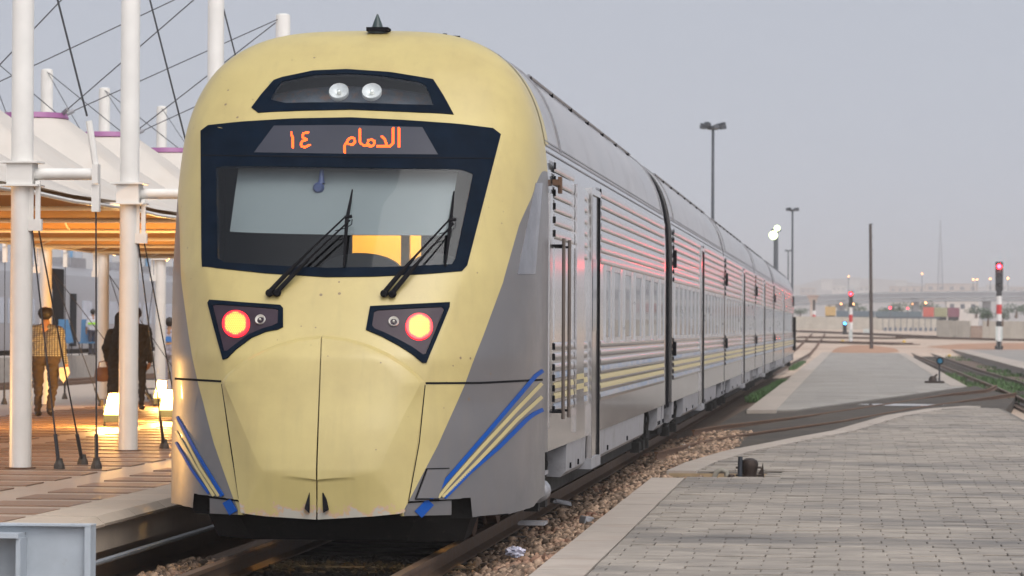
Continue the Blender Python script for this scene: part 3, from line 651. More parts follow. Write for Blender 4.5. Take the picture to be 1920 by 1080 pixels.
# ---- coupler cover: two doors with a bulged middle facet
def cover(side):
    if side < 0:
        arc = [(604.5, 629), (560, 634), (520, 645), (480, 662), (448, 682), (424, 703), (416, 716), (426, 780), (437, 850), (446, 920), (452, 962), (500, 968), (593, 974)]
        inn = [(603, 634), (560, 639), (522, 650), (484, 667), (452, 687), (430, 706), (422, 718), (446, 770), (468, 820), (490, 868), (503, 884), (530, 893), (595.5, 899)]
        seam = (603.5, 594.5)
    else:
        arc = [(606.5, 629), (650, 634), (690, 645), (728, 662), (760, 682), (785, 703), (797, 718), (790, 780), (780, 850), (769, 920), (759, 962), (700, 968), (596, 974)]
        inn = [(605, 634), (650, 639), (688, 650), (724, 667), (756, 687), (780, 706), (790, 720), (760, 775), (738, 820), (716, 868), (703, 886), (670, 895), (598.5, 899)]
    A_, I_ = resample(arc, 60), resample(inn, 60)
    # match by point index of the control lists
    k = np.linspace(0, len(arc)-1, 60); A_ = np.stack([np.interp(k, range(len(arc)), np.array(arc)[:, i]) for i in (0, 1)], 1); I_ = np.stack([np.interp(k, range(len(inn)), np.array(inn)[:, i]) for i in (0, 1)], 1)
    s0, s1 = np.array(inn[0]), np.array(inn[-1]); Cn = s0[None]+(s1-s0)[None]*np.clip(((I_[:, 1]-s0[1])/(s1[1]-s0[1])), 0, 1)[:, None]
    rows = []; offs = []
    for r, o in ((0, .014), (.35, .028), (.7, .046), (.92, .057), (1, .060)): rows.append(A_*(1-r)+I_*r); offs.append(o)
    for r, o in ((.25, .0625), (.5, .0638), (.75, .0644), (1, .0646)): rows.append(I_*(1-r)+Cn*r); offs.append(o)
    uv = np.array(rows); H = hit(uv[..., 0].ravel(), uv[..., 1].ravel()).reshape(uv.shape[0], 60, 3)
    ramp = .35+.65*np.clip((uv[..., 1]-640)/210, 0, 1)
    low = np.clip((uv[..., 1]-880)/90, 0, 1)                   # the lower lip leans forward less
    N_ = np.zeros_like(H); N_[..., 1] = -1
    # the parallax of the bulge is taken out so that the outline keeps its place
    H = H+N_*(np.array(offs)[:, None]*ramp*(1-.45*low)*1.45+.004)[..., None]
    mb = MB(); n, m = H.shape[:2]
    mb.add(H.reshape(-1, 3), [(i*m+j, (i+1)*m+j, (i+1)*m+j+1, i*m+j+1) for i in range(n-1) for j in range(m-1)])
    # rim back to the shell
    Bk = H[0].copy(); Bk[:, 1] += .05; mb.add(np.vstack([H[0], Bk]), [(j, j+1, m+j+1, m+j) for j in range(m-1)])
    Sm = np.vstack([H[:, 0], H[::-1, -1]]); Sb = Sm.copy(); Sb[:, 1] += .06; L_ = len(Sm); mb.add(np.vstack([Sm, Sb]), [(j, j+1, L_+j+1, L_+j) for j in range(L_-1)])
    return mb.build('coupler_cover', MT['cover'], car1, 'all')
covl, covr = cover(-1), cover(1)
# finger slots in the cover's lower lip
for pts, cv_ in (([(583, 919), (575, 945), (573, 953), (582, 962)], covl), ([(606, 918), (614, 935), (618, 955), (608, 961)], covr)):
    H = hit(*np.array(pts).T); H[:, 1] -= .055; mb = MB(); B_ = H.copy(); B_[:, 1] += .02; mb.add(np.vstack([H, B_]), [(0, 1, 2, 3), (0, 4, 5, 1), (1, 5, 6, 2), (2, 6, 7, 3), (3, 7, 4, 0)]); mb.build('grip_slot', MT['rubber'], cv_)
# dark joints
strip('panel_joint', [(328, 710), (415, 715)], 4, MT['rubber'], car1)
strip('panel_joint', [(798, 718.5), (900, 718), (1017, 712)], 4, MT['rubber'], car1)
strip('panel_joint', [(416, 720), (430, 820), (448, 935)], 1.6, MT['rubber'], car1)
strip('panel_joint', [(797, 722), (786, 830), (766, 940)], 1.6, MT['rubber'], car1)
# ---- windscreen unit
WS_O = [(377, 237), (450, 229), (550, 223), (658, 221), (760, 226), (860, 233), (941, 243), (873, 508), (800, 514), (700, 519), (613, 520), (500, 513), (379, 500)]
WS_I = [(406, 312), (520, 313), (660, 315), (780, 317), (888, 319), (851, 496), (740, 501), (613, 503), (500, 498), (409, 492)]
ring_patch('windscreen_frame', WS_O, WS_I, MT['black'], car1, .008, .03, 120, 6)
patch('windscreen', [(404, 310), (660, 313), (890, 317)], [(407, 494), (613, 505), (853, 498)], MT['glass'], car1, .004, 0, 30, 14)
patch('destination_display', [(514, 237), (650, 236), (792, 240)], [(477, 287), (650, 290), (821, 291)], M('display_glass', (.042, .045, .060), .3, var=.08, sc=2, spec=.2), car1, .011, .006, 30, 8)
strip('frame_joint', [(379, 292), (650, 296), (926, 298)], 1.6, MT['rubber'], car1, .011)
# LED letters: dots laid along the strokes of the sign
ST = [[(300, 150), (300, 180), (318, 215), (320, 330)], [(500, 152), (445, 160), (432, 190), (440, 215), (485, 235), (435, 252), (415, 285), (425, 318), (460, 328), (520, 300)],
      [(1590, 100), (1590, 322)], [(1522, 100), (1522, 280), (1490, 315), (1435, 315), (1440, 285), (1420, 235), (1385, 200)], [(1440, 312), (1335, 316)],
      [(1125, 115), (1125, 270), (1165, 308), (1245, 308), (1215, 285), (1222, 245), (1260, 235), (1298, 255), (1290, 300), (1245, 322)],
      [(985, 290), (1040, 295), (1062, 270), (1055, 225), (1020, 208), (980, 235), (965, 275), (942, 300), (940, 388)]]
g_ = 10.2; dots = set()
for st in ST:
    a = resample(st, 200); wdt = 17
    for p in a:
        for ix in range(int((p[0]-wdt)/g_), int((p[0]+wdt)/g_)+1):
            for iy in range(int((p[1]-wdt)/g_), int((p[1]+wdt)/g_)+1):
                if (ix*g_-p[0])**2+(iy*g_-p[1])**2 < (wdt*.82)**2: dots.add((ix, iy))
dd = np.array(sorted(dots), float)*g_; H = hit(500+dd[:, 0]/6.4, 225+dd[:, 1]/6.4)
mb = MB(); r_ = .0027
for h in H:
    y = h[1]-.016; s_ = .62; mb.add([(h[0]-r_, y-r_*s_, h[2]-r_), (h[0]+r_, y-r_*s_, h[2]-r_), (h[0]+r_, y+r_*s_, h[2]+r_), (h[0]-r_, y+r_*s_, h[2]+r_), (h[0], y-.003, h[2])], [(0, 1, 4), (1, 2, 4), (2, 3, 4), (3, 0, 4)])
tag(mb.build('led_lettering', E('orange_led', (1, .105, .012), 3.2), car1), kind='stuff')
# ---- upper lamp unit
HL_O = [(464, 213), (488, 180), (516, 148), (588, 133), (650, 130.5), (732, 136), (812, 149), (833, 182), (851, 216), (780, 211), (658, 206), (560, 208)]
HL_I = [(505, 195), (515, 172), (527, 154), (592, 141), (650, 138.5), (709, 142), (796, 156), (806, 178), (813, 199), (740, 196), (658, 193), (580, 193)]
ring_patch('lamp_frame', HL_O, HL_I, MT['black'], car1, .008, .03, 100, 3)
patch('lamp_housing', [(490, 148), (592, 128), (650, 126), (709, 130), (830, 150)], [(488, 212), (658, 212), (834, 214)], M('dusty_lamp_housing', (.085, .095, .11), .7, var=.3, sc=10, dirt=((.22, .10, .05), 14, .5, .7, .8)), car1, -.19, .01, 30, 10)
patch('lamp_glass', [(504, 153), (592, 140), (650, 137), (709, 141), (815, 155)], [(503, 197), (658, 195), (815, 201)], MT['lens'], car1, .003, 0, 30, 8)
def disc_lamp(name, u, v, rpx, mat, parent, off, n=20, bulb=None):
    h = hit([u], [v])[0]; r = rpx*h[1]/F; nn = normals(h[None])[0]*np.array([1, 1, .8]); nn /= np.linalg.norm(nn); t1 = np.cross(nn, (0, 0, 1.)); t1 /= np.linalg.norm(t1); t2 = np.cross(t1, nn)
    def dish(prof, nm, mt_, par):
        V = [h+nn*(off-d)+(t1*math.cos(a)+t2*math.sin(a))*rr for rr, d in prof for a in np.linspace(0, 2*math.pi, n, endpoint=False)]
        Fc = [(i*n+k, i*n+(k+1) % n, (i+1)*n+(k+1) % n, (i+1)*n+k) for i in range(len(prof)-1) for k in range(n)]+[tuple(range(n-1, -1, -1))]
        return MB().add(V, Fc).build(nm, mt_, par, True)
    o = dish([(r*.15, .035), (r*.55, .022), (r*.9, .002), (r, -.006), (r*1.06, 0), (r*1.06, .03)], name, mat, parent)
    if bulb: dish([(r*.05, -.012), (r*.2, -.006), (r*.22, .03)], 'bulb', bulb, o)
    return o
bulbm = M('clear_bulb', (.8, .78, .7), .1, .3)
disc_lamp('marker_lamp', 634, 166, 18, MT['mir'], car1, -.03, bulb=bulbm); disc_lamp('marker_lamp', 696, 166, 18, MT['mir'], car1, -.03, bulb=bulbm)
# ---- tail lamp clusters
for O_, I_, dc, sm_ in (([(389, 562), (460, 568), (531, 573), (531, 617), (500, 622), (472, 634), (444, 655), (420, 679), (404, 620)], [(399, 571), (460, 575), (522, 580), (521, 609), (495, 616), (467, 628), (443, 646), (422, 663), (410, 615)], (443.5, 608), (489, 600.5)),
                       ([(694, 575), (770, 571), (846, 567), (822, 626), (797, 685), (772, 664), (745, 647), (715, 631), (686, 619)], [(702, 583), (770, 579), (834, 576), (815, 622), (796, 668), (772, 651), (748, 638), (720, 624), (697, 615)], (785.5, 613.5), (738, 604))):
    top = [p for p in O_[:3]]; cl = ring_patch('tail_lamp', O_, I_, MT['black'], car1, .012, .03, 70, 2)
    c = np.mean(I_, axis=0)
    mb = MB(); a = resample(I_+[I_[0]], 61)[:-1]; rows = [a*(1-r)+c*r for r in (0, .3, .6, .85)]+[np.repeat(c[None], 60, 0)]
    H = hit(*np.array(rows).reshape(-1, 2).T).reshape(5, 60, 3); H[..., 1] -= .008; mb.add(H.reshape(-1, 3), [(i*60+j, (i+1)*60+j, (i+1)*60+(j+1) % 60, i*60+(j+1) % 60) for i in range(4) for j in range(60)]); mb.build('lamp_backing', MT['ledoff'], cl, True)
    an = np.linspace(0, 2*math.pi, 32, endpoint=False); rows = [np.stack([dc[0]+r*np.cos(an), dc[1]+r*np.sin(an)], 1) for r in (25.5, 24.5, 12, .5)]
    H = hit(*np.array(rows).reshape(-1, 2).T).reshape(4, 32, 3); H = H+normals(H)*np.array([.006, .018, .019, .02])[:, None, None]
    mb = MB(); mb.add(H.reshape(-1, 3), [(i*32+j, (i+1)*32+j, (i+1)*32+(j+1) % 32, i*32+(j+1) % 32) for i in range(3) for j in range(32)]); mb.build('led_disc', E('red_led_base', (1, .012, .02), 3.0, True), cl)
    pts = []
    for iy in range(-6, 7):
        for ix in range(-7, 8):
            x, y_ = (ix+.5*(iy % 2))*3.65, iy*3.3
            if x*x+y_*y_ < 20.3**2: pts.append((dc[0]+x, dc[1]+y_))
    H = hit(*np.array(pts).T); N2 = normals(H); mb = MB(); s = .0050
    for h, nn in zip(H, N2):
        t1 = np.cross(nn, (0, 0, 1.)); t1 /= np.linalg.norm(t1); t2 = np.cross(nn, t1); o_ = h+nn*.021
        mb.add([o_-t1*s, o_-t2*s, o_+t1*s, o_+t2*s, o_+nn*.006], [(0, 1, 4), (1, 2, 4), (2, 3, 4), (3, 0, 4)])
    tag(mb.build('led_array', E('red_led_dot', (1, .36, .045), 8.0), cl), kind='stuff')
    disc_lamp('running_lamp', sm_[0], sm_[1], 9.5, MT['mir'], cl, .02, 16, bulb=bulbm)
# ---- wipers
def over(u, v, off): h = hit([u], [v])[0]; return h+np.array([.1*off, -off, .55*off])
def wiper(base, knuckle, top, bot):
    wp = MB(); b0 = [over(*base[0], .02), over(*base[1], .02)]
    w = thing('wiper', (0, 0, 0)); w.parent = car1; w.location = tuple(-origin(car1))
    for (p, q, r0) in ((base[0], (knuckle[0]-2, knuckle[1]-4), .011), (base[1], (knuckle[0]+6, knuckle[1]+3), .011)):
        m = np.array(p)*.78+np.array(q)*.22; MB().tube([over(*p, .03), over(*m, .055), over(*(np.array(p)*.5+np.array(q)*.5), .075), over(*q, .08)], [.020, .019, .009, .007], 8).build('wiper_arm', MT['rubber'], w, True)
        MB().lathe(over(*p, .012), [(.030, .02), (.030, -.03), (.018, -.045)], 12, 'Y').build('pivot', MT['rubber'], w, True)
    m1 = (knuckle[0]*.5+top[0]*.5, knuckle[1]*.5+top[1]*.5)
    MB().tube([over(*top, .03), over(*m1, .04), over(*knuckle, .065), over((knuckle[0]+bot[0])/2, (knuckle[1]+bot[1])/2, .045), over(*bot, .03)], [.006, .012, .016, .012, .008], 8).build('wiper_blade', MT['rubber'], w, True)
    MB().tube([over(knuckle[0]-4, knuckle[1]-3, .075), over(knuckle[0]+10, knuckle[1]-5, .075)], .014, 8).build('knuckle', MT['rubber'], w, True)
    MB().tube([over(knuckle[0]+10, knuckle[1], .07), over(knuckle[0]+9, knuckle[1]+8, .06), over(knuckle[0]-2, knuckle[1]+15, .06), over(knuckle[0]-22, knuckle[1]+20, .06)], .004, 6).build('washer_hose', MT['rubber'], w)
wiper([(506, 551), (520, 551)], (651, 421), (661, 360), (645, 505)); wiper([(721, 552), (736, 553)], (845, 427), (851, 363), (835, 503))
# ---- cab behind the glass
blind = patch('roller_blind', [(438, 280), (660, 282), (866, 285)], [(416, 418), (640, 422), (847, 424)], MT['blind'], car1, -.13, .006, 30, 12)
cabm = MB(); cx0, cx1 = XC-1.2, XC+1.2
MB().box((cx0, 28.45, 1.9), (XC-.13, 28.5, 3.7)).build('cab_wall', MT['cab'], car1); MB().box((XC+.45, 28.45, 1.9), (cx1, 28.5, 3.7)).build('cab_wall', MT['cab'], car1)
MB().box((cx0, 27.85, 3.35), (cx1, 28.5, 3.4)).build('cab_ceiling', MT['cab'], car1)
MB().box((XC-.92, 27.3, 2.02), (XC+.92, 28.5, 2.06)).build('cab_desk', MT['cab'], car1)
for sx in (-1, 1): MB().box((XC+sx*1.22-.02, 27.9, 1.9), (XC+sx*1.22+.02, 28.5, 3.34)).build('cab_side', MT['cab'], car1)
corr = M('lit_corridor', (.75, .53, .17), .5, var=.05)
MB().box((XC-.9, 30.6, 1.9), (XC+.9, 30.7, 3.6)).build('corridor_wall', corr, car1)
for xw in (XC-.85, XC+.66): MB().box((xw-.02, 28.5, 1.9), (xw+.02, 30.6, 3.6)).build('corridor_side', corr, car1)
MB().box((XC+.26, 28.62, 1.9), (XC+.33, 28.7, 3.5)).build('door_post', M('door_post_paint', (.8, .66, .3), .5), car1)
MB().box((XC-.85, 28.5, 3.55), (XC+.7, 30.7, 3.6)).build('corridor_ceiling', corr, car1)
MB().box((XC+.1, 29.0, 3.53), (XC+.5, 30.2, 3.545)).build('corridor_light', E('corridor_lamp', (1, .70, .28), 34, True), car1)
for cx_, w_ in ((XC+.05, .37), (XC+.66, .26)):
    sh_ = .33; P_ = [(-w_, 0), (w_, 0)]+[(w_*math.cos(a), sh_*math.sin(a)**.6) for a in np.linspace(.05, math.pi-.05, 14)]
    mb = MB(); n_ = len(P_); mb.add([(cx_+a, 27.7, 2.05+b) for a, b in P_]+[(cx_+a, 27.86, 2.05+b) for a, b in P_], [tuple(range(n_)), tuple(range(2*n_-1, n_-1, -1))]+[(i, i+n_, (i+1) % n_+n_, (i+1) % n_) for i in range(n_)]); mb.build('seat_back', MT['seatc'], car1, True)
h = hit([600], [322])[0]; cm = MB().tube([h+np.array([0, .10, .05]), h+np.array([.0, .075, -.06]), h+np.array([0, .07, -.09])], [.016, .022, .03], 10); cm.lathe(h+np.array([-.02, .055, -.125]), [(.03, -.03), (.045, -.01), (.045, .03), (.02, .05)], 14, 'Y'); cm.build('dash_camera', M('blue_grey_plastic', (.05, .07, .17), .35), car1, True)
# ---- skirts, bumper pieces, plough
patch('bumper', [(389, 934), (449, 941)], [(389, 963), (452, 966)], MT['livery'], car1, -.02, .03, 10, 6)
patch('bumper', [(758, 944), (850, 938)], [(755, 968), (850, 966)], MT['livery'], car1, -.02, .03, 12, 6)
strip('livery_stripe', [(422, 939), (435, 962)], 17, MT['blue'], car1, -.012); strip('livery_stripe', [(809, 941), (786, 965)], 18, MT['blue'], car1, -.012)
def under(u, v, Y): return at(u, v, Y)
def flat_poly(name, pts, Y0, Y1, mat, parent):
    A_ = [at(u, v, Y0) for u, v in pts]; n_ = len(pts); V = A_+[a+np.array([0, Y1-Y0, 0]) for a in A_]
    return MB().add(V, [tuple(range(n_)), tuple(range(2*n_-1, n_-1, -1))]+[(i, i+n_, (i+1) % n_+n_, (i+1) % n_) for i in range(n_)]).build(name, mat, parent)
flat_poly('buffer_recess', [(362, 922), (455, 922), (455, 968), (362, 962)], 26.75, 27.3, MT['dark'], car1); flat_poly('buffer_recess', [(752, 928), (892, 928), (892, 972), (752, 972)], 26.6, 27.3, MT['dark'], car1)
pl = MB(); z1, z0 = .36, .14; yf = 26.35
for a, b in ((-1.02, 1.02),): 
    pl.add([(XC-1.02, yf+.4, z1), (XC-.7, yf, z1), (XC+.7, yf, z1), (XC+1.08, yf+.4, z1), (XC-.93, yf+.45, z0), (XC-.6, yf+.1, z0), (XC+.6, yf+.1, z0), (XC+1.0, yf+.45, z0-.02), (XC-1.02, yf+1.0, z1), (XC+1.08, yf+1.0, z1), (XC-.93, yf+1.0, z0), (XC+1.0, yf+1.0, z0)],
           [(0, 1, 5, 4), (1, 2, 6, 5), (2, 3, 7, 6), (0, 4, 10, 8), (3, 9, 11, 7), (4, 5, 6, 7, 11, 10), (8, 9, 3, 2, 1, 0)])
pl.build('snow_plough', M('plough_black', (.012, .011, .010), .8, var=.5, sc=20, spec=.2, dirt=((.10, .08, .06), 20, .62, .82, .5)), car1)
# ---- livery lines on the flanks
for pts, w, k in (([(1017, 695), (1004, 704), (992, 718), (915, 809), (839, 897), (806, 935)], [6.5, 7, 7, 8], 'blue'), ([(1015, 719), (968, 768), (905, 836), (845, 903), (821, 933)], [6, 6, 6, 5], 'ystripe'),
                  ([(1015, 744), (968, 787), (912, 847), (858, 903), (829, 932)], [6, 6, 5.5, 5], 'ystripe'), ([(1017, 768), (1000, 776), (986, 787), (935, 838), (882, 884), (833, 934)], [7, 7, 6, 5], 'blue'),
                  ([(333, 781), (369, 848), (418, 930)], [4, 5, 7], 'blue'), ([(331, 787), (375, 875), (411, 930)], [4, 4, 5], 'ystripe'), ([(331, 808), (365, 870), (402, 930)], [4, 4, 5], 'ystripe'), ([(331, 829), (360, 880), (393, 925)], [4, 4, 5], 'blue')):
    strip('livery_stripe', pts, w, MT[k], car1, .009, 60)
ap = patch('access_panel', [(801, 881), (839, 880)], [(781, 934), (820, 934)], MT['livery'], car1, .010, .012, 8, 8)
strip('panel_joint', [(799, 879), (841, 878)], 1.8, MT['rubber'], ap, .012); strip('panel_joint', [(799, 879), (778, 936)], 1.8, MT['rubber'], ap, .012); strip('panel_joint', [(778, 936), (822, 936)], 1.8, MT['rubber'], ap, .012)
# cab side window
patch('cab_side_window', [(1004, 343), (1017, 343)], [(969, 514), (1003, 514)], M('side_window_glass', (.30, .29, .30), .06, .8, var=.2, sc=3, bump=.01, bsc=2.0), car1, .004, .008, 8, 24)
# antenna on the roof
ah = np.array([XC+.09, 28.35, 4.235]); MB().lathe(ah, [(.075, -.03), (.075, .0), (.05, .012), (.034, .06), (.006, .13)], 12).build('roof_antenna', M('antenna_plastic', (.03, .05, .05), .4), car1, True)
MB().cbox(ah+np.array([.01, 0, .0]), (.18, .2, .03)).build('antenna_base', MT['rubber'], car1)
rh = MB()
for dx in (.42, .49, .55): rh.tube([(XC+dx, 29.2, 4.2), (XC+dx, 29.2, 4.275)], .02, 8)
rh.tube([(XC+.4, 29.2, 4.255), (XC+.68, 29.2, 4.245)], .012, 6); rh.build('roof_aerial', MT['rubber'], car1)
# ---- carriage bodies
def section(k=1.0, zb=.76):
    zs = np.r_[np.linspace(zb, 2.5, 4), ZC+BT*np.sin(np.linspace(.08, 1, 22)*math.pi/2)]; x = wz(zs)*k
    R_ = [(a, z) for a, z in zip(x, zs)]; R_[-1] = (0, ZC+BT*(1 if k == 1 else k-.0))
    return [(XC+a, z) for a, z in R_]+[(XC-a, z) for a, z in R_[-2::-1]]
def yy(u):
    a_ = (u-960)/F; t_ = (VPX-960)/F; return (XC+HW)/((a_-t_)/(1+a_*t_))
SX = XC+HW                                              # right-hand side plane
RIBU = [2.42+.1115*i for i in range(7)]; RIBL = [1.06+.088*i for i in range(7)]
_cache = {}
def rib_mesh(L_, h=.104, d=.009):
    key = round(L_, 3), h
    if key not in _cache: _cache[key] = piece_mesh(MB().extr([(0, 0)]+[(d*(1-abs(2*t-1)**3.6), .002+t*(h-.002)) for t in (.06, .15, .3, .5, .7, .85, .95)]+[(0, h)], 0, L_), 'rib', MT['steel2'], True)
    return _cache[key]
cap_me = piece_mesh(MB().box((0, -.028, .0), (.014, .018, .055)), 'rib_end', MT['rubber'])
def ribs(car, ya, yb, up=True, lowr=True, caps=True, uz=None, both=True):
    for z in (uz if uz is not None else RIBU) if up else []:
        piece('rib', rib_mesh(yb-ya), car, (SX, ya, z))
        if caps: piece('rib_end', cap_me, car, (SX, ya, z+.02))
    for z in RIBL if lowr else []:
        piece('rib', rib_mesh(yb-ya, .072), car, (SX, ya, z))
        if caps: piece('rib_end', cap_me, car, (SX, ya, z+.01))
def stripe(car, ya, yb, z, h, mat, d=.003): MB().box((SX-.01, ya, z), (SX+d, yb, z+h)).build('livery_stripe', mat, car)
def stripes(car, ya, yb):
    for z, h, k in ((1.413, .05, 'fblue'), (1.315, .045, 'ystripe'), (1.218, .05, 'ystripe'), (1.123, .04, 'fblue')):
        # painted in the flutes between the ribs
        pass
def flute_stripe(car, ya, yb):
    for i, k in ((3, 'fblue'), (2, 'ystripe'), (1, 'ystripe'), (0, 'fblue')):
        z0 = RIBL[i]+.070; z1 = RIBL[i+1]
        MB().extr([(SX+.003, z0-.034), (SX+.0105, z0-.034), (SX+.0098, z0-.012), (SX+.006, z0+.001), (SX+.0045, z1-.003), (SX+.003, z1-.003)], ya+.005, yb-.005).build('livery_stripe', MT[k], car)
frame_m = M('window_pillar', (.56, .56, .57), .3, .7, var=.08, sc=3)
def windows(car, spans, z0=1.69, z1=2.37):
    for a, b in spans:
        w = MB().box((SX-.02, a, z0), (SX+.0035, b, z1)).build('window', MT['pane'], car)
        f = MB()
        for (p, q) in (((SX-.01, a-.05, z0-.05), (SX+.014, a, z1+.05)), ((SX-.01, b, z0-.05), (SX+.014, b+.05, z1+.05)), ((SX-.01, a, z0-.05), (SX+.0138, b, z0)), ((SX-.01, a, z1), (SX+.0138, b, z1+.05))): f.box(p, q)
        f.build('window_frame', frame_m, w)
def door(car, ya, yb, z0=.54, z1=3.06, win=True):
    d = MB().box((SX-.05, ya, z0), (SX+.012, yb, z1)).build('door', MT['steel'], car)
    f = MB(); f.box((SX-.02, ya-.07, z0), (SX+.03, ya, z1+.06)); f.box((SX-.02, yb, z0), (SX+.03, yb+.07, z1+.06)); f.box((SX-.02, ya, z1), (SX+.0295, yb, z1+.06)); f.build('door_frame', MT['steel2'], d)
    g = MB(); g.box((SX-.02, ya-.006, z0), (SX+.031, ya+.008, z1)); g.box((SX-.02, yb-.008, z0), (SX+.031, yb+.006, z1)); g.build('door_seal', MT['rubber'], d)
    if win: MB().box((SX, ya+.25*(yb-ya), 1.75), (SX+.016, yb-.25*(yb-ya), 2.45)).build('door_window', MT['pane'], d)
    MB().box((SX-.2, ya-.1, z0-.1), (SX+.035, yb+.1, z0)).build('door_step', MT['ugrey'], d)
wheel_me = None
def bogie(car, y):
    b = MB(); b.box((XC-1.1, y-1.5, .34), (XC+1.1, y+1.5, .52)); b.box((XC+.95, y-1.3, .2), (XC+1.12, y+1.3, .5)); b.box((XC-1.12, y-1.3, .2), (XC-.95, y+1.3, .5)); bo = b.build('bogie', MT['dark'], car)
    for dy in (-1.0, 1.0):
        for sx in (-1, 1):
            MB().lathe((XC+sx*.752, y+dy, .40), [(.43, -.07*sx), (.43, -.05*sx), (.40, -.04*sx), (.40, .05*sx), (.3, .06*sx), (.12, .07*sx), (.12, .14*sx)] if sx > 0 else [(.12, -.14), (.12, -.07), (.3, -.06), (.40, -.05), (.40, .04), (.43, .05), (.43, .07)], 20, 'X').build('wheel', MT['rust'], bo, True)
    for dy in (-.55, .55): MB().lathe((XC+1.1, y+dy, .36), [(.1, 0), (.1, .32), (.07, .34)], 12, 'Z').build('spring', MT['ugrey'], bo, True)
def roof_rails(car, ya, yb):
    for x, r in ((.90, .015), (1.17, .015)):
        z = ZC+BT*(1-(x/HW)**3.3)**(1/3.3); MB().tube([(XC+x, ya, z+.03), (XC+x, yb, z+.03)], r, 6).build('roof_rail', MT['ugrey'], car)
        q = MB()
        for yv in np.arange(ya+.1, yb, 2.2): q.tube([(XC+x, yv, z-.01), (XC+x, yv, z+.03)], .02, 6)
        tag(q.build('rail_bracket', MT['rubber'], car), kind='stuff')
def strap(car, y, w=.05, mat=None, k=1.006, name='roof_strap', za=3.3):
    zs = ZC+BT*np.sin(np.linspace(math.asin((za-ZC)/BT), math.pi/2, 20)); x = wz(zs); pts = [(a, z) for a, z in zip(x, zs)]; pts = pts+[(-a, z) for a, z in pts[-2::-1]]
    V = []; 
    for a, z in pts:
        nx, nz2 = a*.35+a/HW*.3, (z-ZC); l = math.hypot(nx, nz2); 
        for (yy_, d) in ((y, .0), (y+w, .0), (y+w, .02), (y, .02)): V.append((XC+a+nx/l*d*1.2, yy_, z+nz2/l*d-.003))
    n_ = len(pts); Fc = [(i*4+k2, i*4+(k2+1) % 4, (i+1)*4+(k2+1) % 4, (i+1)*4+k2) for i in range(n_-1) for k2 in range(4)]
    return MB().add(V, Fc).build(name, mat or MT['rubber'], car)
def gutter(car, ya, yb, zs=(3.245, 3.30, 3.335)):
    for z in zs:
        x = float(wz(z)); MB().extr([(XC+x-.005, z-.007), (XC+x+.008, z-.006), (XC+x+.007, z+.006), (XC+x-.007, z+.007)], ya, yb).build('seam_line', MT['ugrey'], car)
def underboxes(car, spans, z0=.46, z1=.775):
    for a, b in spans:
        m = MB(); m.extr([(SX-.5, z0+.02), (SX-.07, z0), (SX-.02, z0+.05), (SX-.012, z1), (SX-.5, z1)], a, b); o = m.build('underfloor_box', MT['ugrey'], car)
        k = MB()
        for yv in (a+.2*(b-a), a+.6*(b-a)): k.cbox((SX-.015, yv, z0+.09), (.02, .05, .05))
        tag(k.build('latch', MT['rubber'], o), kind='stuff')
def fittings(car, ys_):
    for y in ys_:
        m = MB(); m.tube([(SX-.16, y, .3), (SX-.16, y, .8)], .035, 8); m.box((SX-.22, y-.1, .25), (SX-.1, y+.08, .38)); m.tube([(SX-.12, y-.12, .42), (SX-.10, y-.05, .62), (SX-.13, y+.02, .8)], .018, 6); m.build('underframe_strut', MT['dark'], car)
bodym = [MT['steel'], MT['livery']]
def shell(car, ya, yb, k=1.0):
    prof = section(k); m = MB(); sidep = [p for p in prof if p[1] < 3.345]; n_ = len(sidep)//2
    m.extr(sidep[:n_], ya, yb, closed=False); m.extr(sidep[n_:], ya, yb, closed=False); m.extr([sidep[-1], sidep[0]], ya, yb, closed=False)
    if car is not car1: m.add([(p[0], ya, p[1]) for p in prof], [tuple(range(len(prof)))])
    m.add([(p[0], yb, p[1]) for p in prof], [tuple(range(len(prof)-1, -1, -1))])
    o = m.build('body_shell', MT['steel'], car, True); MB().extr(sidep[n_-1:n_]+[p for p in prof if p[1] >= 3.345]+sidep[n_:n_+1], ya, yb, closed=False).build('roof', MT['roof'], car, True)
    MB().box((XC-1.30, ya+.1, .30), (XC+1.30, yb-.1, .80)).build('underframe', MT['dark'], car); return o
# leading car
C1A, C1B = 28.55, 46.5
shell(car1, C1A, C1B)
pro = section(); pro2 = [(XC+(a-XC)*1.0015, z*1.0008) for a, z in pro]
fl = MB(); np_ = len(pro); fl.add([(a, float(yend(z))-.006, z) for a, z in pro]+[(a, 28.552, z) for a, z in pro], [(i, i+np_, i+1+np_, i+1) for i in range(np_-1)]); fl.build('body_collar', MT['livery'], car1, True)
yb_ = MB(); s_ = [(XC+(a-XC)*1.003, z+.003) for a, z in pro if z > 3.18]; yb_.extr(s_, 28.553, 28.86, closed=False, cap=False); yb_.build('cream_band', MT['livery'], car1, True)
strap(car1, 30.0, .035, MT['ugrey']); strap(car1, 46.0, .03, MT['ugrey'])
ribs(car1, 29.05, 31.1, uz=[2.53+.1135*i for i in range(6)]); ribs(car1, 32.15, 32.75, uz=RIBU[:6]); ribs(car1, 34.35, 46.1)
flute_stripe(car1, 29.05, 31.1); flute_stripe(car1, 32.15, 32.75); flute_stripe(car1, 34.35, 46.1)
MB().box((SX-.01, 31.15, 1.0), (SX+.03, 32.0, 3.08)).build('door_pillar', MT['steel'], car1); MB().box((SX-.01, 31.25, .84), (SX+.02, 31.95, 1.0)).build('pillar_foot', MT['steel2'], car1)
for z, h, k in ((1.315, .05, 'ystripe'), (1.225, .05, 'ystripe')): MB().box((SX+.028, 31.17, z), (SX+.033, 31.98, z+h)).build('livery_stripe', MT[k], car1)
MB().box((SX-.01, 29.08, 1.68), (SX+.006, 31.05, 2.50)).build('crew_door_panel', MT['steel'], car1)
door(car1, 33.0, 34.0); gutter(car1, 28.6, 46.4)
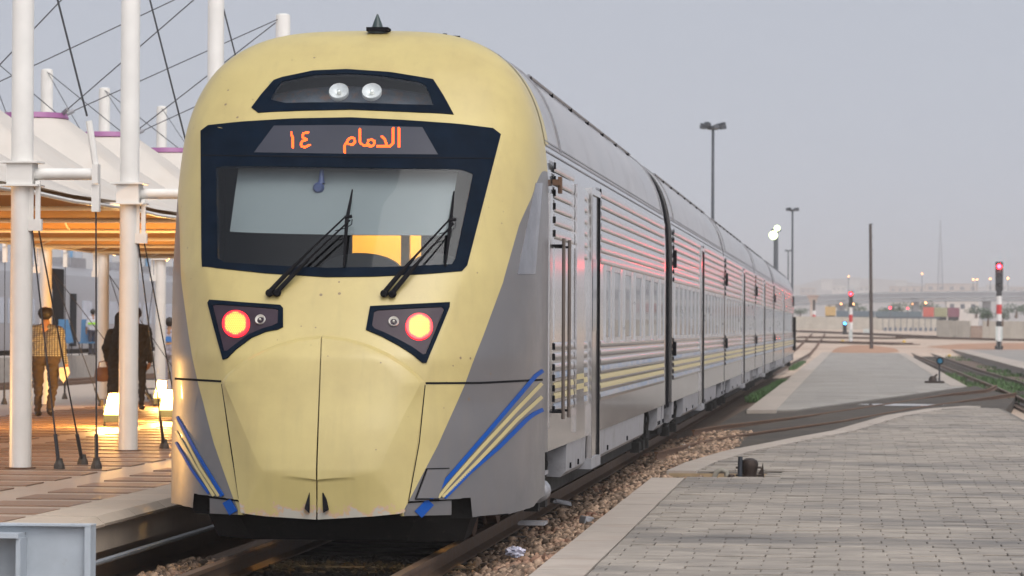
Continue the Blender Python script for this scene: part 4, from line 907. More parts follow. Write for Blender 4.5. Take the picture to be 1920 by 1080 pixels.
windows(car1, [(yy(p), yy(q)) for p, q in ((1134, 1142), (1150, 1160.5), (1170, 1181), (1190, 1200.5), (1207.5, 1217.5), (1224, 1232), (1237.5, 1243.5))])
for y in (28.86, 29.45):                                 # tall grab bars
    gb = MB(); gb.tube([(SX+.10, y, 1.02), (SX+.10, y, 2.53)], .015, 10); gb.build('grab_bar', M('dark_bronze_bar', (.13, .105, .09), .35, .5), car1, True)
for y in (28.86, 29.45):
    for z in (1.08, 2.47): MB().tube([(SX-.01, y, z), (SX+.10, y, z)], .011, 8).build('bar_bracket', MT['rubber'], car1)
lm = MB(); lm.cbox((SX+.03, 28.95, 3.0), (.06, .12, .05)); lm.cbox((SX+.055, 29.0, 2.98), (.03, .10, .14)); lm.build('marker_lamp', MT['rust'], car1)
MB().box((SX-.01, 28.6, .95), (SX+.008, 28.83, 2.9)).build('end_pillar', MT['steel2'], car1)
underboxes(car1, [(30.6, 32.8), (34.2, 42.0), (44.9, 45.8), (46.1, 46.45)]); fittings(car1, [28.9, 29.6, 42.7, 43.5, 44.4]); bogie(car1, 30.4); bogie(car1, 44.2)
tk = MB(); tk.lathe((SX-.1, 28.75, .42), [(.05, -.1), (.095, -.06), (.095, .22), (.05, .27)], 14, 'Y'); tk.build('air_cylinder', MT['ugrey'], car1, True)
MB().cbox((SX-.12, 28.55, .17), (.22, .3, .025)).build('footstep', MT['ugrey'], car1); MB().cbox((SX-.12, 28.7, .58), (.2, .3, .03)).build('footstep', MT['ugrey'], car1)
roof_rails(car1, 30.2, 44.0)
# carriages behind
def bellows(car, ya, yb):
    for i in range(5):
        a = ya+(yb-ya)*i/5; q = section(.975+.012*(i % 2), .7); MB().extr(q, a, a+(yb-ya)/5-.01).build('gangway_bellows', MT['rubber'], car, True)
bellows(car1, 46.5, 48.2)
def coach(ya, yb, label, wina, winb, dy, gap, rev=False):
    c = thing('passenger_carriage', (XC, ya, 0), label, 'train carriage', 'carriages of the passenger train'); shell(c, ya, yb)
    ribs(c, ya+.3, dy-.1); ribs(c, dy+1.1, yb-.25); flute_stripe(c, ya+.3, dy-.1); flute_stripe(c, dy+1.1, yb-.25); door(c, dy, dy+.95, win=True); gutter(c, ya+.1, yb-.1)
    for (a, b, n) in (wina, winb):
        p = (b-a)/n; windows(c, [(a+p*i+.12, a+p*(i+1)-.26) for i in range(n)])
    L_ = yb-ya; underboxes(c, [(ya+.3, ya+.8), (ya+3.6, dy-.15), (dy+1.1, yb-3.4), (yb-.9, yb-.3)]); fittings(c, [ya+1.2, ya+3.2, yb-3.0, yb-1.2]); bogie(c, ya+2.2); bogie(c, yb-2.2)
    strap(c, ya+.9, .03, MT['ugrey']); strap(c, yb-.6, .03, MT['ugrey']); roof_rails(c, ya+1.2, yb-1.5)
    MB().cbox((SX+.03, ya+.12, 2.75), (.05, .1, .25)).build('end_hinge', MT['rubber'], c); MB().cbox((SX+.03, ya+.12, 1.5), (.05, .1, .2)).build('end_hinge', MT['rubber'], c)
    if gap: bellows(c, yb, yb+gap)
    return c
c2 = coach(48.2, 67.7, 'silver carriage right behind the leading carriage, beyond the thick black bellows', (48.7, 56.6, 6), (58.7, 67.2, 6), 57.0, .4)
c3 = coach(68.1, 89.0, 'silver carriage in the middle of the train, third from the nose', (68.6, 78.4, 6), (80.6, 88.5, 5), 78.9, .4)
c4 = coach(89.4, 109.3, 'silver carriage fourth from the nose, second from the far end', (89.9, 96.8, 5), (99.0, 108.8, 6), 97.3, 1.2)
c5 = coach(110.5, 147.0, 'last silver carriage at the far end of the train', (111.2, 124.0, 8), (126.4, 142.0, 9), 124.6, 0)
MB().box((SX-.2, 143.8, 2.75), (SX+.03, 146.8, 3.15)).build('cab_window', MT['black'], c5)
MB().box((SX-.02, 146.6, .9), (SX+.1, 146.75, 2.3)).build('grab_bar', MT['rubber'], c5)
# ================================================================== LEFT: tented platform roof
MT['tent'] = M('white_membrane', (.62, .57, .51), .6, var=.06, sc=1.2, bump=.002, bsc=3, dirt=((.55, .45, .35), 1.5, .5, .75, .35))
def _tent_mat():
    m = MT['tent']; n = m.node_tree.nodes; L = m.node_tree.links; b = n['Principled BSDF']; out = n['Material Output']
    tr = n.new('ShaderNodeBsdfTranslucent'); tr.inputs['Color'].default_value = (.8, .6, .4, 1); mx = n.new('ShaderNodeMixShader'); mx.inputs[0].default_value = .10
    L.new(b.outputs[0], mx.inputs[1]); L.new(tr.outputs[0], mx.inputs[2]); L.new(mx.outputs[0], out.inputs['Surface'])
_tent_mat()
MT['warm_underside'] = M('lamplit_tan_underside', (.36, .20, .075), .8, var=.10, sc=1.5, bump=.003, bsc=4)  # added sheet under the white membrane; warm lamplight is put into its tan
MT['shoe'] = M('anchor_iron', (.06, .05, .042), .7, .2, var=.3, sc=12)
MT['purple'] = M('purple_ring_paint', (.28, .10, .24), .45, var=.1)
XA, XB = -8.72, -15.02                                     # the two rows of masts
RINGZ, EDGEZ = 4.79, 3.30
tent_words = ['first', 'second']
centres = [34.5, 39.5, 44.5, 49.5, 54.5, 59.4, 64.4, 69.4]; XT_ = (XA+XB)/2; CZ = 3.35
def tent(yc_, label):
    t = thing('tent_canopy', (XT_, yc_, EDGEZ), label, 'canopy', 'tent canopies over the left platform')
    xc_, hx, hy = XT_, 3.0, 2.45; n = 56; R = 9; rings = []
    for i in range(R+1):
        s = i/R; row = []
        for k in range(n):
            a = 2*math.pi*k/n; c_, s_ = math.cos(a), math.sin(a); sq = 1/max(abs(c_), abs(s_))
            ex, ey = c_*sq*hx, s_*sq*hy
            sag = 1-abs(abs(c_)-abs(s_))**1.0                       # 1 at the corners
            mid = 1-abs(2*min(abs(c_), abs(s_))/max(abs(c_), abs(s_), 1e-6)/2)
            inn = .10*mid*s; ex *= (1-inn*.5); ey *= (1-inn*.5)
            rx_, ry_ = .46*c_, .46*s_; f = s**.85
            z = RINGZ+(EDGEZ-RINGZ)*(1-(1-s)**1.75)-.0
            row.append((xc_+rx_*(1-f)+ex*f, yc_+ry_*(1-f)+ey*f, z))
        rings.append(row)
    V = [p for r in rings for p in r]; Fc = [(i*n+k, (i+1)*n+k, (i+1)*n+(k+1) % n, i*n+(k+1) % n) for i in range(R) for k in range(n)]
    MB().add(V, Fc).build('membrane', MT['tent'], t, 'all')
    MB().add([(x, y, z-.05) for x, y, z in V], [f[::-1] for f in Fc]).build('warm_underside', MT['warm_underside'], t, 'all')
    MB().tube([(p[0], p[1], p[2]-.075) for p in rings[-1]]+[(rings[-1][0][0], rings[-1][0][1], rings[-1][0][2]-.075)], .026, 6).build('edge_hem', MT['white'], t, True)
    for k in range(0, n, 7): MB().tube([(rings[i][k][0], rings[i][k][1], rings[i][k][2]-.06) for i in range(1, R+1)], .02, 5).build('batten', MT['tent'], t, True)
    MB().lathe((xc_, yc_, RINGZ), [(.47, -.02), (.50, .0), (.46, .075), (.30, .085)], 28).build('purple_ring', MT['purple'], t, True)
    return t
lab = ['tent canopy nearest the camera, mostly out of view at the left edge', 'tent canopy second from the camera at the left edge', 'tent canopy third from the camera behind the first column', 'white tent cone with purple ring right behind the leftmost column',
       'white tent cone with purple ring behind the second column', 'white tent cone with purple ring just left of the train roof', 'tent canopy beyond the three cones with visible rings', 'farthest tent canopy in the row']
tents = [tent(y, l) for y, l in zip(centres, lab)]
# ---- masts
TOP = 6.58
def mast(x, y, label, side, gdist=.0, top=TOP):
    c = thing('mast_column', (x, y, LZ), label, 'column', 'white masts carrying the tents')
    MB().lathe((x, y, LZ), [(.115, 0), (.113, top-LZ-.12), (.108, top-LZ-.02), (.06, top-LZ)], 24).build('mast', MT['white'], c, True)
    MB().lathe((x, y, LZ), [(.16, 0), (.16, .012)], 20).build('base_plate', MT['rust'], c)
    col_ = MB()
    for dz in (-.12, .12): col_.cbox((x, y, CZ+dz), (.40, .34, .02))
    col_.cbox((x, y, CZ), (.27, .27, .22)); col_.build('collar', MT['white'], c)
    MB().tube([(x+side*.1, y, CZ), (x+side*.76, y, CZ)], .062, 14).build('strut', MT['white'], c, True)
    MB().cbox((x+side*.78, y, CZ), (.06, .14, .2)).build('strut_end', MT['white'], c)
    for dx in (.11, .18):                               # turnbuckle forks under the collar
        MB().cbox((x+side*dx, y-.05, CZ-.32), (.05, .03, .5)).build('fork_plate', MT['white'], c); MB().cbox((x+side*(dx+.01), y-.05, CZ-.53), (.07, .06, .12)).build('fork', MT['white'], c)
    MB().cbox((x+side*.78, y, CZ-.25), (.08, .08, .28)).build('cable_socket', MT['white'], c)
    MB().tube([(x+side*.70, y, CZ+.55), (x+side*.775, y, CZ+.08)], .035, 8).build('cable_socket', MT['white'], c, True)
    return c
def cable(a, b, label, r=.011, shoe=True, sock=True, cat='cable', grp='stay cables of the tents'):
    a = np.array(a, float); b = np.array(b, float); t = thing('stay_cable', b if b[2] < a[2] else a, label, cat, grp)
    MB().tube([a, b], r, 6).build('wire_rope', MT['cable'], t, True)
    lo, hi = (b, a) if b[2] < a[2] else (a, b); d = (hi-lo)/np.linalg.norm(hi-lo)
    if shoe:
        MB().tube([lo+d*.05, lo+d*.36], .020, 8).build('turnbuckle', MT['cable'], t, True)
        m = MB(); m.lathe(lo, [(.062, 0), (.055, .04), (.038, .08), (.034, .11)], 8); m.build('anchor_shoe', MT['shoe'], t)
    elif sock: MB().tube([lo, lo+d*.14], .032, 8).build('cable_socket', MT['ugrey'], t, True)
    return t
def base(u, v): return gp(u, v, LZ)
m1 = base(38, 878); m2 = base(240, 845)
print('masts', m1, m2)
mastA = [(float(m1[0]), float(m1[1])), (float(m2[0]), float(m2[1])), (XA, 46.9), (XA, 52.5), (XA, 57.5)]
labA = ['white mast column nearest the left edge of the picture', 'white mast column just left of the train front', 'tall white mast rising behind the train front at top left', 'white mast top with bare cap just above the train roof', 'white mast hidden behind the leading carriage']
colsA = [mast(x, y, l, 1) for (x, y), l in zip(mastA, labA)]
mastB = [(XB, 58.8), (XB, 63.6), (XB, 68.6), (XB, 74.4)]
labB = ['far row mast out of view beyond the left edge', 'far row mast seen behind the plaid shirted man', 'far row mast standing between the man and the woman in black', 'far row mast beside the train front, rightmost of the far row']
colsB = [mast(x, y, l, -1) for (x, y), l in zip(mastB, labB)]
# stays from mast heads to rings and struts
def ringp(i, s): return (XT_+.44*s, centres[i], RINGZ+.07)
TA = [(x, y, TOP-.05) for x, y in mastA]; TB = [(x, y, TOP-.05) for x, y in mastB]
nm = ['leftmost mast', 'second mast', 'third mast', 'fourth mast', 'hidden fifth mast']; nr = ['first ring', 'second ring', 'third ring', 'leftmost purple ring', 'middle purple ring', 'right purple ring', 'seventh ring', 'last ring']
for i, pairs in ((3, (2, 3)), (4, (3, 4)), (2, (1, 2)), (5, (4,)), (1, (0, 1))):
    for j in pairs: cable(TA[j], (ringp(i, 1)[0], ringp(i, 1)[1]-.1+.2*(j == pairs[-1]), ringp(i, 1)[2]), 'dark stay cable from the %s head to the %s' % (nm[j], nr[i]), .008, shoe=False)
nb = ['far mast at the left edge', 'far mast behind the plaid man', 'middle far mast', 'rightmost far mast']
for i, pairs in ((4, (0, 1)), (5, (1, 2)), (6, (2, 3)), (3, (0,))):
    for j in pairs: cable(TB[j], (ringp(i, -1)[0], ringp(i, -1)[1]-.1+.2*(j == pairs[-1]), ringp(i, -1)[2]), 'thin stay cable from the %s to the %s' % (nb[j], nr[i]), .008, shoe=False)
for k in range(3):
    x, y = mastA[k]; cable(TA[k], (x+.68, y, CZ+.6), 'steep dark cable from the %s head to its strut end' % nm[k], .011, shoe=False, sock=False)
    if k < 2: cable((x+.78, y, CZ-.37), (x+.78, y+.1, LZ), 'vertical tie down cable under the strut of the %s' % nm[k], .009)
g1, g2 = base(111, 879), base(155, 871); cable((m1[0]+.12, m1[1]-.05, CZ-.58), g1, 'dark tie cable running down just right of the leftmost mast', .009); cable((m1[0]+.19, m1[1]-.05, CZ-.58), g2, 'slanting tie cable between the leftmost mast and the vertical cable', .009)
g3, g4 = base(308, 841), base(345, 838); cable((m2[0]+.12, m2[1]-.05, CZ-.58), g3, 'dark tie cable right of the second mast', .009); cable((m2[0]+.19, m2[1]-.05, CZ-.58), g4, 'tie cable leaning behind the train from the second mast', .009)
for k, (dx, dy) in ((1, (1.2, -.6)), (1, (2.0, .4)), (2, (.9, .3)), (2, (1.7, .9)), (3, (-.5, .2))):
    x, y = mastB[k]; cable((x-.15 if dx < 0 else x+.12, y, CZ-.55), (x+dx, y+dy, LZ), 'thin tie cable of the %s, leaning %s' % (nb[k], {1.2: 'slightly', 2.0: 'far out', .9: 'a little right', 1.7: 'well to the right', -.5: 'left'}[dx]), .008)
for k in (1, 2): 
    x, y = mastB[k]; cable((x-.78, y, CZ-.37), (x-.80, y+.1, LZ), 'vertical tie cable under the strut of the %s' % nb[k], .008)
# ---- floodlights standing on the paving, the lamps that gild the roof from below
fl_lens = E('sodium_floodlight_glass', (1, .66, .30), 2.6, False); fl_body = M('floodlight_housing', (.03, .045, .05), .5, .3)
def floodlight(x, y, label, power):
    t = thing('floodlight', (x, y, LZ), label, 'floodlight', 'floodlights on the left platform')
    w = .11
    MB().box((x-w, y-.13, LZ+.06), (x+w, y+.13, LZ+.17)).build('ballast_box', fl_body, t)
    mbx = MB(); mbx.add([(x-w, y-.10, LZ+.17), (x+w, y-.10, LZ+.17), (x+w, y+.15, LZ+.17), (x-w, y+.15, LZ+.17), (x-w*.62, y+.05, LZ+.48), (x+w*.75, y+.05, LZ+.48), (x+w*.75, y+.15, LZ+.48), (x-w*.62, y+.15, LZ+.48)],
        [(0, 1, 5, 4), (1, 2, 6, 5), (2, 3, 7, 6), (3, 0, 4, 7), (4, 5, 6, 7), (3, 2, 1, 0)]); mbx.build('lamp_head', M('lamp_head_shell', (.55, .45, .33), .35), t)
    lb = MB(); lb.add([(x-w*.8, y-.098, LZ+.19), (x+w*.85, y-.098, LZ+.19), (x+w*.62, y+.03, LZ+.46), (x-w*.48, y+.03, LZ+.46)], [(0, 1, 2, 3)]); q = lb.build('lamp_glass', fl_lens, t)
    for sx in (-1, 1): MB().box((x+sx*(w+.012)-.006, y-.05, LZ), (x+sx*(w+.012)+.006, y+.05, LZ+.3)).build('bracket', fl_body, t)
    ld = bpy.data.lights.new('flood_lamp', 'POINT'); ld.energy = power; ld.color = (1, .52, .14); ld.shadow_soft_size = .12
    lo = bpy.data.objects.new('flood_lamp', ld); COL.objects.link(lo); lo.parent = t; lo.location = (0, -.18, .52)
    return t
f1 = base(211, 799); f2 = base(314, 789)
floodlight(f1[0], f1[1], 'glowing floodlight on the paving behind the second mast', 310); floodlight(f2[0], f2[1], 'glowing floodlight with dark blue box beside the train front', 310)
floodlight(-13.6, 48.0, 'floodlight of the same row beyond the left edge of the picture', 310); floodlight(-13.2, 36.5, 'nearest floodlight of the row, beyond the left edge of the picture', 420); floodlight(-12.6, 62.5, 'farthest floodlight of the row, behind the train front', 310)
# ---- small hanging lamps under the far strut line
for (u, v, colr, l) in ((105, 463, (.45, 1, .15), 'small green lit lamp hanging left of the far masts'), (173, 463, (1, .35, .08), 'small orange lamp at the middle far mast'), (215, 475, (1, .55, .2), 'brightest orange lamp near the second mast'), (310, 486, (1, .4, .1), 'small orange lamp beside the train front')):
    p = at(u, v, 76); t = thing('hanging_lamp', p, l, 'lamp', 'small lamps under the canopy'); r = .10 if 'bright' not in l else .14
    MB().lathe(p, [(.02, -.045), (r, -.01), (r, .01), (r*.5, .05)], 12).build('lamp_glass', E('lamp_'+l[:14], colr, 9), t, True); MB().tube([p+np.array([0, 0, .05]), p+np.array([0, 0, .35])], .02, 6).build('hanger', MT['white'], t)
# ---- steel beam end in the lower left corner
bs_m = M('pale_grey_paint', (.40, .44, .48), .5, var=.08, sc=6, dirt=((.2, .13, .09), 7, .6, .78, .5))
YB = 22.4; p0 = at(170, 984, YB); bx1 = float(p0[0]); bz = float(p0[2])
bt = thing('steel_barrier', (bx1-.6, YB, -.3), 'pale grey steel barrier end in the lower left corner', 'barrier')
MB().box((bx1-1.4, YB+.05, -.3), (bx1-.04, YB+.08, bz-.012)).build('web_plate', bs_m, bt)
MB().box((bx1-.04, YB, -.3), (bx1, YB+.16, bz-.012)).build('end_flange', bs_m, bt)
MB().box((bx1-1.4, YB-.002, bz-.012), (bx1+.003, YB+.16, bz)).build('top_flange', bs_m, bt)
q = at(38, 1000, YB-.1); MB().box((q[0]-.8, YB-.16, q[2]-.03), (q[0], YB+.05, q[2])).build('bracket_shelf', bs_m, bt); MB().box((q[0]-.02, YB-.14, -.3), (q[0]+.01, YB+.05, q[2]-.03)).build('bracket_rib', bs_m, bt)
# pipe along the foot of the platform
MB_ = MB().tube([(LX+.07, 20.8, -.02), (LX+.07, 34, -.02)], .022, 8).build('edge_pipe', M('grey_pipe', (.3, .33, .36), .4, .4), None, True); tag(MB_, 'grey pipe running along the foot of the left platform', 'pipe')
# litter and loose things
cr = bmesh.new(); bmesh.ops.create_icosphere(cr, subdivisions=3, radius=.075)
for v in cr.verts: v.co *= random.uniform(.6, 1.25); v.co.z *= .6
lit = gp(966, 1040, -.03); me = bpy.data.meshes.new('plastic_bag'); cr.to_mesh(me); cr.free(); me.materials.append(M('pale_plastic', (.52, .52, .62), .25, var=.2, sc=20)); tag(link('plastic_bag', me, None, (lit[0], lit[1], lit[2]+.02)), 'crumpled pale plastic bag lying on the ballast', 'litter')
for (u, v, sz, l) in ((1100, 980, (.09, .16, .08), 'grey stone block lying against the platform edge'), (1284, 842, (.12, .14, .1), 'pale loose stone by the crossing rail'), (1050, 945, (.22, .1, .05), 'flat dark plate lying beside the rail')):
    c = gp(u, v, -.04); k = bmesh.new(); bmesh.ops.create_cube(k, size=1)
    bmesh.ops.bevel(k, geom=k.edges[:], offset=.12, segments=1, affect='EDGES')
    for v_ in k.verts: v_.co = Vector((v_.co.x*sz[0]*random.uniform(.85, 1.15), v_.co.y*sz[1]*random.uniform(.85, 1.15), v_.co.z*sz[2]))
    me = bpy.data.meshes.new('stone'); k.to_mesh(me); k.free(); me.materials.append(MT['conc'] if 'pale' in l else MT['ugrey']); tag(link('loose_stone' if 'plate' not in l else 'tie_plate', me, None, (c[0], c[1], -.02), (0, .2, random.random())), l, 'stone' if 'plate' not in l else 'plate')

# ---- second train and shed in the background
MT['bgsteel'] = M('grey_coach', (.36, .35, .36), .4, .4, var=.08, sc=.5); MT['bgwin'] = M('coach_window', (.42, .47, .55), .15, var=.2, sc=.7); MT['shed'] = M('pale_shed_wall', (.56, .57, .58), .8, var=.06, sc=.3)
XT = -29.5
for i, (ya, yb, lbl) in enumerate(((84, 126, 'grey parked coach at the left edge of the background'), (128, 168, 'grey parked coach behind the people on the platform'), (170, 212, 'farthest grey parked coach, next to the train front'))):
    t = thing('parked_coach', (XT, ya, 0), lbl, 'train carriage', 'coaches parked on the far track')
    MB().extr([(XT-2.9, .9), (XT, .9), (XT, 3.1), (XT-.2, 3.7), (XT-.9, 4.05), (XT-2.0, 4.05), (XT-2.7, 3.7), (XT-2.9, 3.1)], ya, yb).build('body_shell', MT['bgsteel'], t, True)
    MB().box((XT-2.5, ya+.5, -.1), (XT-.25, yb-.5, .9)).build('underframe', MT['dark'], t)
    y = ya+3
    while y < yb-3: w = MB().box((XT-.05, y, 1.85), (XT+.02, y+1.7, 2.75)).build('window', MT['bgwin'], t); y += 2.3
    for yd in (ya+.9, yb-1.9): MB().box((XT-.05, yd, 1.0), (XT+.03, yd+1.0, 3.0)).build('door', MT['cab'], t)
    for yd in np.linspace(ya+5, yb-6, 4): MB().box((XT-2.1, yd, 4.04), (XT-.9, yd+2.6, 4.45)).build('roof_unit', MT['ugrey'], t)
    MB().box((XT-2.9, yb+.05, .9), (XT+.0, yb+1.9, 3.9)).build('gangway', MT['rubber'], t)
sh = thing('shed', (-52, 180, -.3), 'long pale industrial shed behind the parked coaches', 'building')
MB().box((-62, 70, -.3), (-50, 420, 9.5)).build('wall', MT['shed'], sh)
for yv in np.arange(72, 420, 9): MB().box((-50.05, yv, 5.2), (-49.9, yv+5.5, 6.6)).build('window', MT['bgwin'], sh)
for yv in np.arange(78, 420, 36): MB().box((-50.05, yv, 0), (-49.88, yv+12, 4.6)).build('shed_door', M('dark_teal_door', (.03, .06, .07), .6), sh)
for yv in np.arange(74, 420, 24): MB().tube([(-49.85, yv, -.3), (-49.85, yv, 9.4)], .12, 8).build('drain_pipe', M('blue_pipe', (.14, .30, .48), .5), sh)
# blue seats far back
for (u, v, l) in ((120, 640, 'blue plastic seat at the far edge of the platform, left one'), (163, 640, 'blue plastic seat at the far edge of the platform, right one')):
    c = at(u, 655, 118); z0 = .75; t = thing('seat', (c[0], c[1], z0), l, 'seat', 'blue seats in the background')
    bm_ = M('blue_plastic', (.05, .16, .30), .5)
    MB().box((c[0]-.28, c[1]-.25, z0+.42), (c[0]+.28, c[1]+.25, z0+.47)).build('seat_pan', bm_, t); MB().add([(c[0]-.28, c[1]+.2, z0+.47), (c[0]+.28, c[1]+.2, z0+.47), (c[0]+.05, c[1]+.35, z0+1.25), (c[0]-.28, c[1]+.35, z0+1.25), (c[0]-.28, c[1]+.25, z0+.47), (c[0]+.28, c[1]+.25, z0+.47), (c[0]+.05, c[1]+.4, z0+1.25), (c[0]-.28, c[1]+.4, z0+1.25)], [(0, 1, 2, 3), (7, 6, 5, 4), (0, 3, 7, 4), (1, 5, 6, 2), (3, 2, 6, 7)]).build('backrest', bm_, t)
    for dx in (-.22, .22):
        for dy in (-.2, .2): MB().tube([(c[0]+dx, c[1]+dy, z0), (c[0]+dx, c[1]+dy, z0+.43)], .02, 6).build('leg', MT['cable'], t)
# ================================================================== PEOPLE (one continuous mesh each)
def figure(name, base_p, H, yaw, joints, label, mats, zones, lean=0.0):
    """joints: list of tapered limbs [(p, r, q, r2, zone)] in a 1.75 m body facing +Y; voxel-remeshed to one skin"""
    k = H/1.75; bm_ = bmesh.new(); src = []
    for (p, r0, q, r1, zn) in joints:
        p, q = Vector(p), Vector(q); L_ = (q-p).length; n_ = max(2, int(L_/.02)+1)
        for i in range(n_+1):
            t = i/n_; c = p.lerp(q, t); r = r0+(r1-r0)*t; src.append((c, r, zn))
    rings = {}
    for (p, r0, q, r1, zn) in joints:
        p, q = Vector(p), Vector(q); d = (q-p); L_ = d.length; d.normalize(); a = d.orthogonal().normalized(); b = d.cross(a); N8 = 14; prev = None; prof = []
        for s in np.linspace(-math.pi/2, 0, 5): prof.append((p+d*(r0*math.sin(s)), r0*math.cos(s)))
        for t in (.33, .66): prof.append((p.lerp(q, t), r0+(r1-r0)*t))
        for s in np.linspace(0, math.pi/2, 5): prof.append((q+d*(r1*math.sin(s)), r1*math.cos(s)))
        for c, r in prof:
            ring = [bm_.verts.new(c+(a*math.cos(2*math.pi*j/N8)+b*math.sin(2*math.pi*j/N8))*max(r, .0015)) for j in range(N8)]
            if prev:
                for j in range(N8): bm_.faces.new((prev[j], prev[(j+1) % N8], ring[(j+1) % N8], ring[j]))
            else: bm_.faces.new(ring[::-1])
            prev = ring
        bm_.faces.new(prev)
    me = bpy.data.meshes.new(name); bm_.to_mesh(me); bm_.free(); tmp = bpy.data.objects.new('tmp', me); COL.objects.link(tmp)
    rm = tmp.modifiers.new('r', 'REMESH'); rm.mode = 'VOXEL'; rm.voxel_size = .011; sm = tmp.modifiers.new('s', 'SMOOTH'); sm.factor = .5; sm.iterations = 3
    dg = bpy.context.evaluated_depsgraph_get(); me2 = bpy.data.meshes.new_from_object(tmp.evaluated_get(dg)); bpy.data.objects.remove(tmp)
    C_ = np.array([tuple(s[0]) for s in src]); Rr = np.array([s[1] for s in src]); Zn = [s[2] for s in src]
    for m_ in mats: me2.materials.append(m_)
    cen = np.zeros(len(me2.polygons)*3); me2.polygons.foreach_get('center', cen); cen = cen.reshape(-1, 3)
    mi = np.zeros(len(cen), int)
    for s in range(0, len(cen), 4000):
        d = np.linalg.norm(cen[s:s+4000, None]-C_[None], axis=2)-Rr[None]; mi[s:s+4000] = [zones[Zn[i]] for i in d.argmin(1)]
    me2.polygons.foreach_set('material_index', mi); me2.polygons.foreach_set('use_smooth', [True]*len(mi)); me2.name = name
    # soft folds in the clothes
    co = np.zeros(len(me2.vertices)*3); me2.vertices.foreach_get('co', co); co = co.reshape(-1, 3)
    nrm = np.zeros(len(me2.vertices)*3); me2.vertices.foreach_get('normal', nrm); nrm = nrm.reshape(-1, 3)
    fold = .005*np.sin(co[:, 2]*31+co[:, 0]*17+3*np.sin(co[:, 1]*23))+.003*np.sin(co[:, 2]*67-co[:, 0]*41); fold *= (co[:, 2] < 1.42)
    co += nrm*fold[:, None]; me2.vertices.foreach_set('co', co.ravel()); me2.update()
    o = link(name, me2, None, tuple(map(float, base_p)), (0, 0, yaw)); o.scale = (k, k, k); tag(o, label, 'person'); return o
def hand(j, w, tip, side, zn='skin', curl=.03):
    """palm, four unequal fingers and a thumb"""
    w, tip = np.array(w), np.array(tip); d = (tip-w)/np.linalg.norm(tip-w); s = np.cross(d, (1, 0, 0)); s /= np.linalg.norm(s)+1e-9; f = np.cross(s, d)
    pal = w+d*.085; j.append((tuple(w), .026, tuple(pal), .034, zn)); j.append((tuple(w+d*.03+s*.015), .022, tuple(pal+s*.02), .022, zn))
    for i, L_ in enumerate((.068, .076, .072, .055)):
        b = pal+s*(.030-.020*i); m = b+d*L_*.55-f*side*.008; e = b+d*L_*.9-f*side*curl; j.append((tuple(b), .0105, tuple(m), .0098, zn)); j.append((tuple(m), .0098, tuple(e), .0085, zn))
    b = w+d*.03+s*.035; m = b+d*.03+s*.02; j.append((tuple(b), .013, tuple(m), .011, zn)); j.append((tuple(m), .011, tuple(m+d*.03+s*.002), .0095, zn))
def leg(j, hip, knee, ankle, r=(.092, .062, .045), zn='legs', toe=(0, 1), heel_up=0):
    j.append((hip, r[0], knee, r[1], zn)); j.append((knee, r[1], ankle, r[2], zn))
    a = np.array(ankle); j.append((tuple(a+np.array([0, -.035, -.045])), .040, tuple(a+np.array([toe[0]*.12, toe[1]*.13, -.052-heel_up])), .036, 'shoe')); j.append((tuple(a+np.array([0, .05, -.05])), .042, tuple(a+np.array([toe[0]*.16, toe[1]*.17, -.056-heel_up])), .030, 'shoe'))
def head(j, c, r=.088):
    c = np.array(c); j.append((tuple(c+np.array([0, -.012, .03])), r*1.0, tuple(c+np.array([0, .01, .005])), r*.93, 'head')); j.append((tuple(c+np.array([0, .022, -.05])), r*.72, tuple(c+np.array([0, .035, -.085])), r*.42, 'head'))
    j.append((tuple(c+np.array([0, .092, -.005])), .010, tuple(c+np.array([0, .108, -.028])), .014, 'head'))            # nose
    for s in (-1, 1): j.append((tuple(c+np.array([s*.086, .0, .012])), .014, tuple(c+np.array([s*.086, -.006, -.022])), .011, 'head'))     # ears
    j.append((tuple(c+np.array([-.02, .085, -.058])), .010, tuple(c+np.array([.02, .085, -.058])), .010, 'head'))        # lips
def torso(j, sh=.175, hipw=.10, zn='shirt', zl='legs', belly=.135, chest=.125):
    for s in (-1, 1):
        j.append(((s*.075, 0, 1.02), belly, (s*.085, -.005, 1.27), chest, zn)); j.append(((s*.085, -.005, 1.27), chest, (s*(sh-.055), -.01, 1.40), .07, zn)); j.append(((s*.05, 0, 1.43), .06, (s*(sh-.01), -.01, 1.405), .062, zn)); j.append(((s*hipw*.8, -.01, .93), .125, (s*hipw*.7, 0, .99), .125, zl))
    j.append(((0, -.005, 1.40), .065, (0, .01, 1.53), .054, 'neck'))
def shirt_mat(name, base_c, line_c, sc=(26, 26)):
    m = M(name, base_c, .8, var=.08); n = m.node_tree.nodes; L = m.node_tree.links; b = n['Principled BSDF']; src_ = b.inputs['Base Color'].links[0].from_socket
    tc_ = n.new('ShaderNodeTexCoord'); sp_ = n.new('ShaderNodeSeparateXYZ'); L.new(tc_.outputs['Object'], sp_.inputs[0]); out = None
    for ax_, f in (('X', sc[0]), ('Z', sc[1])):
        a = n.new('ShaderNodeMath'); a.operation = 'MULTIPLY'; a.inputs[1].default_value = f; L.new(sp_.outputs[ax_], a.inputs[0]); fr = n.new('ShaderNodeMath'); fr.operation = 'FRACT'; L.new(a.outputs[0], fr.inputs[0])
        g = n.new('ShaderNodeMath'); g.operation = 'LESS_THAN'; g.inputs[1].default_value = .38; L.new(fr.outputs[0], g.inputs[0])
        if out is None: out = g.outputs[0]
        else: mm = n.new('ShaderNodeMath'); mm.operation = 'MAXIMUM'; L.new(out, mm.inputs[0]); L.new(g.outputs[0], mm.inputs[1]); out = mm.outputs[0]
    mx = n.new('ShaderNodeMix'); mx.data_type = 'RGBA'; L.new(out, mx.inputs['Factor']); L.new(src_, mx.inputs['A']); mx.inputs['B'].default_value = (*line_c, 1); L.new(mx.outputs['Result'], b.inputs['Base Color']); return m
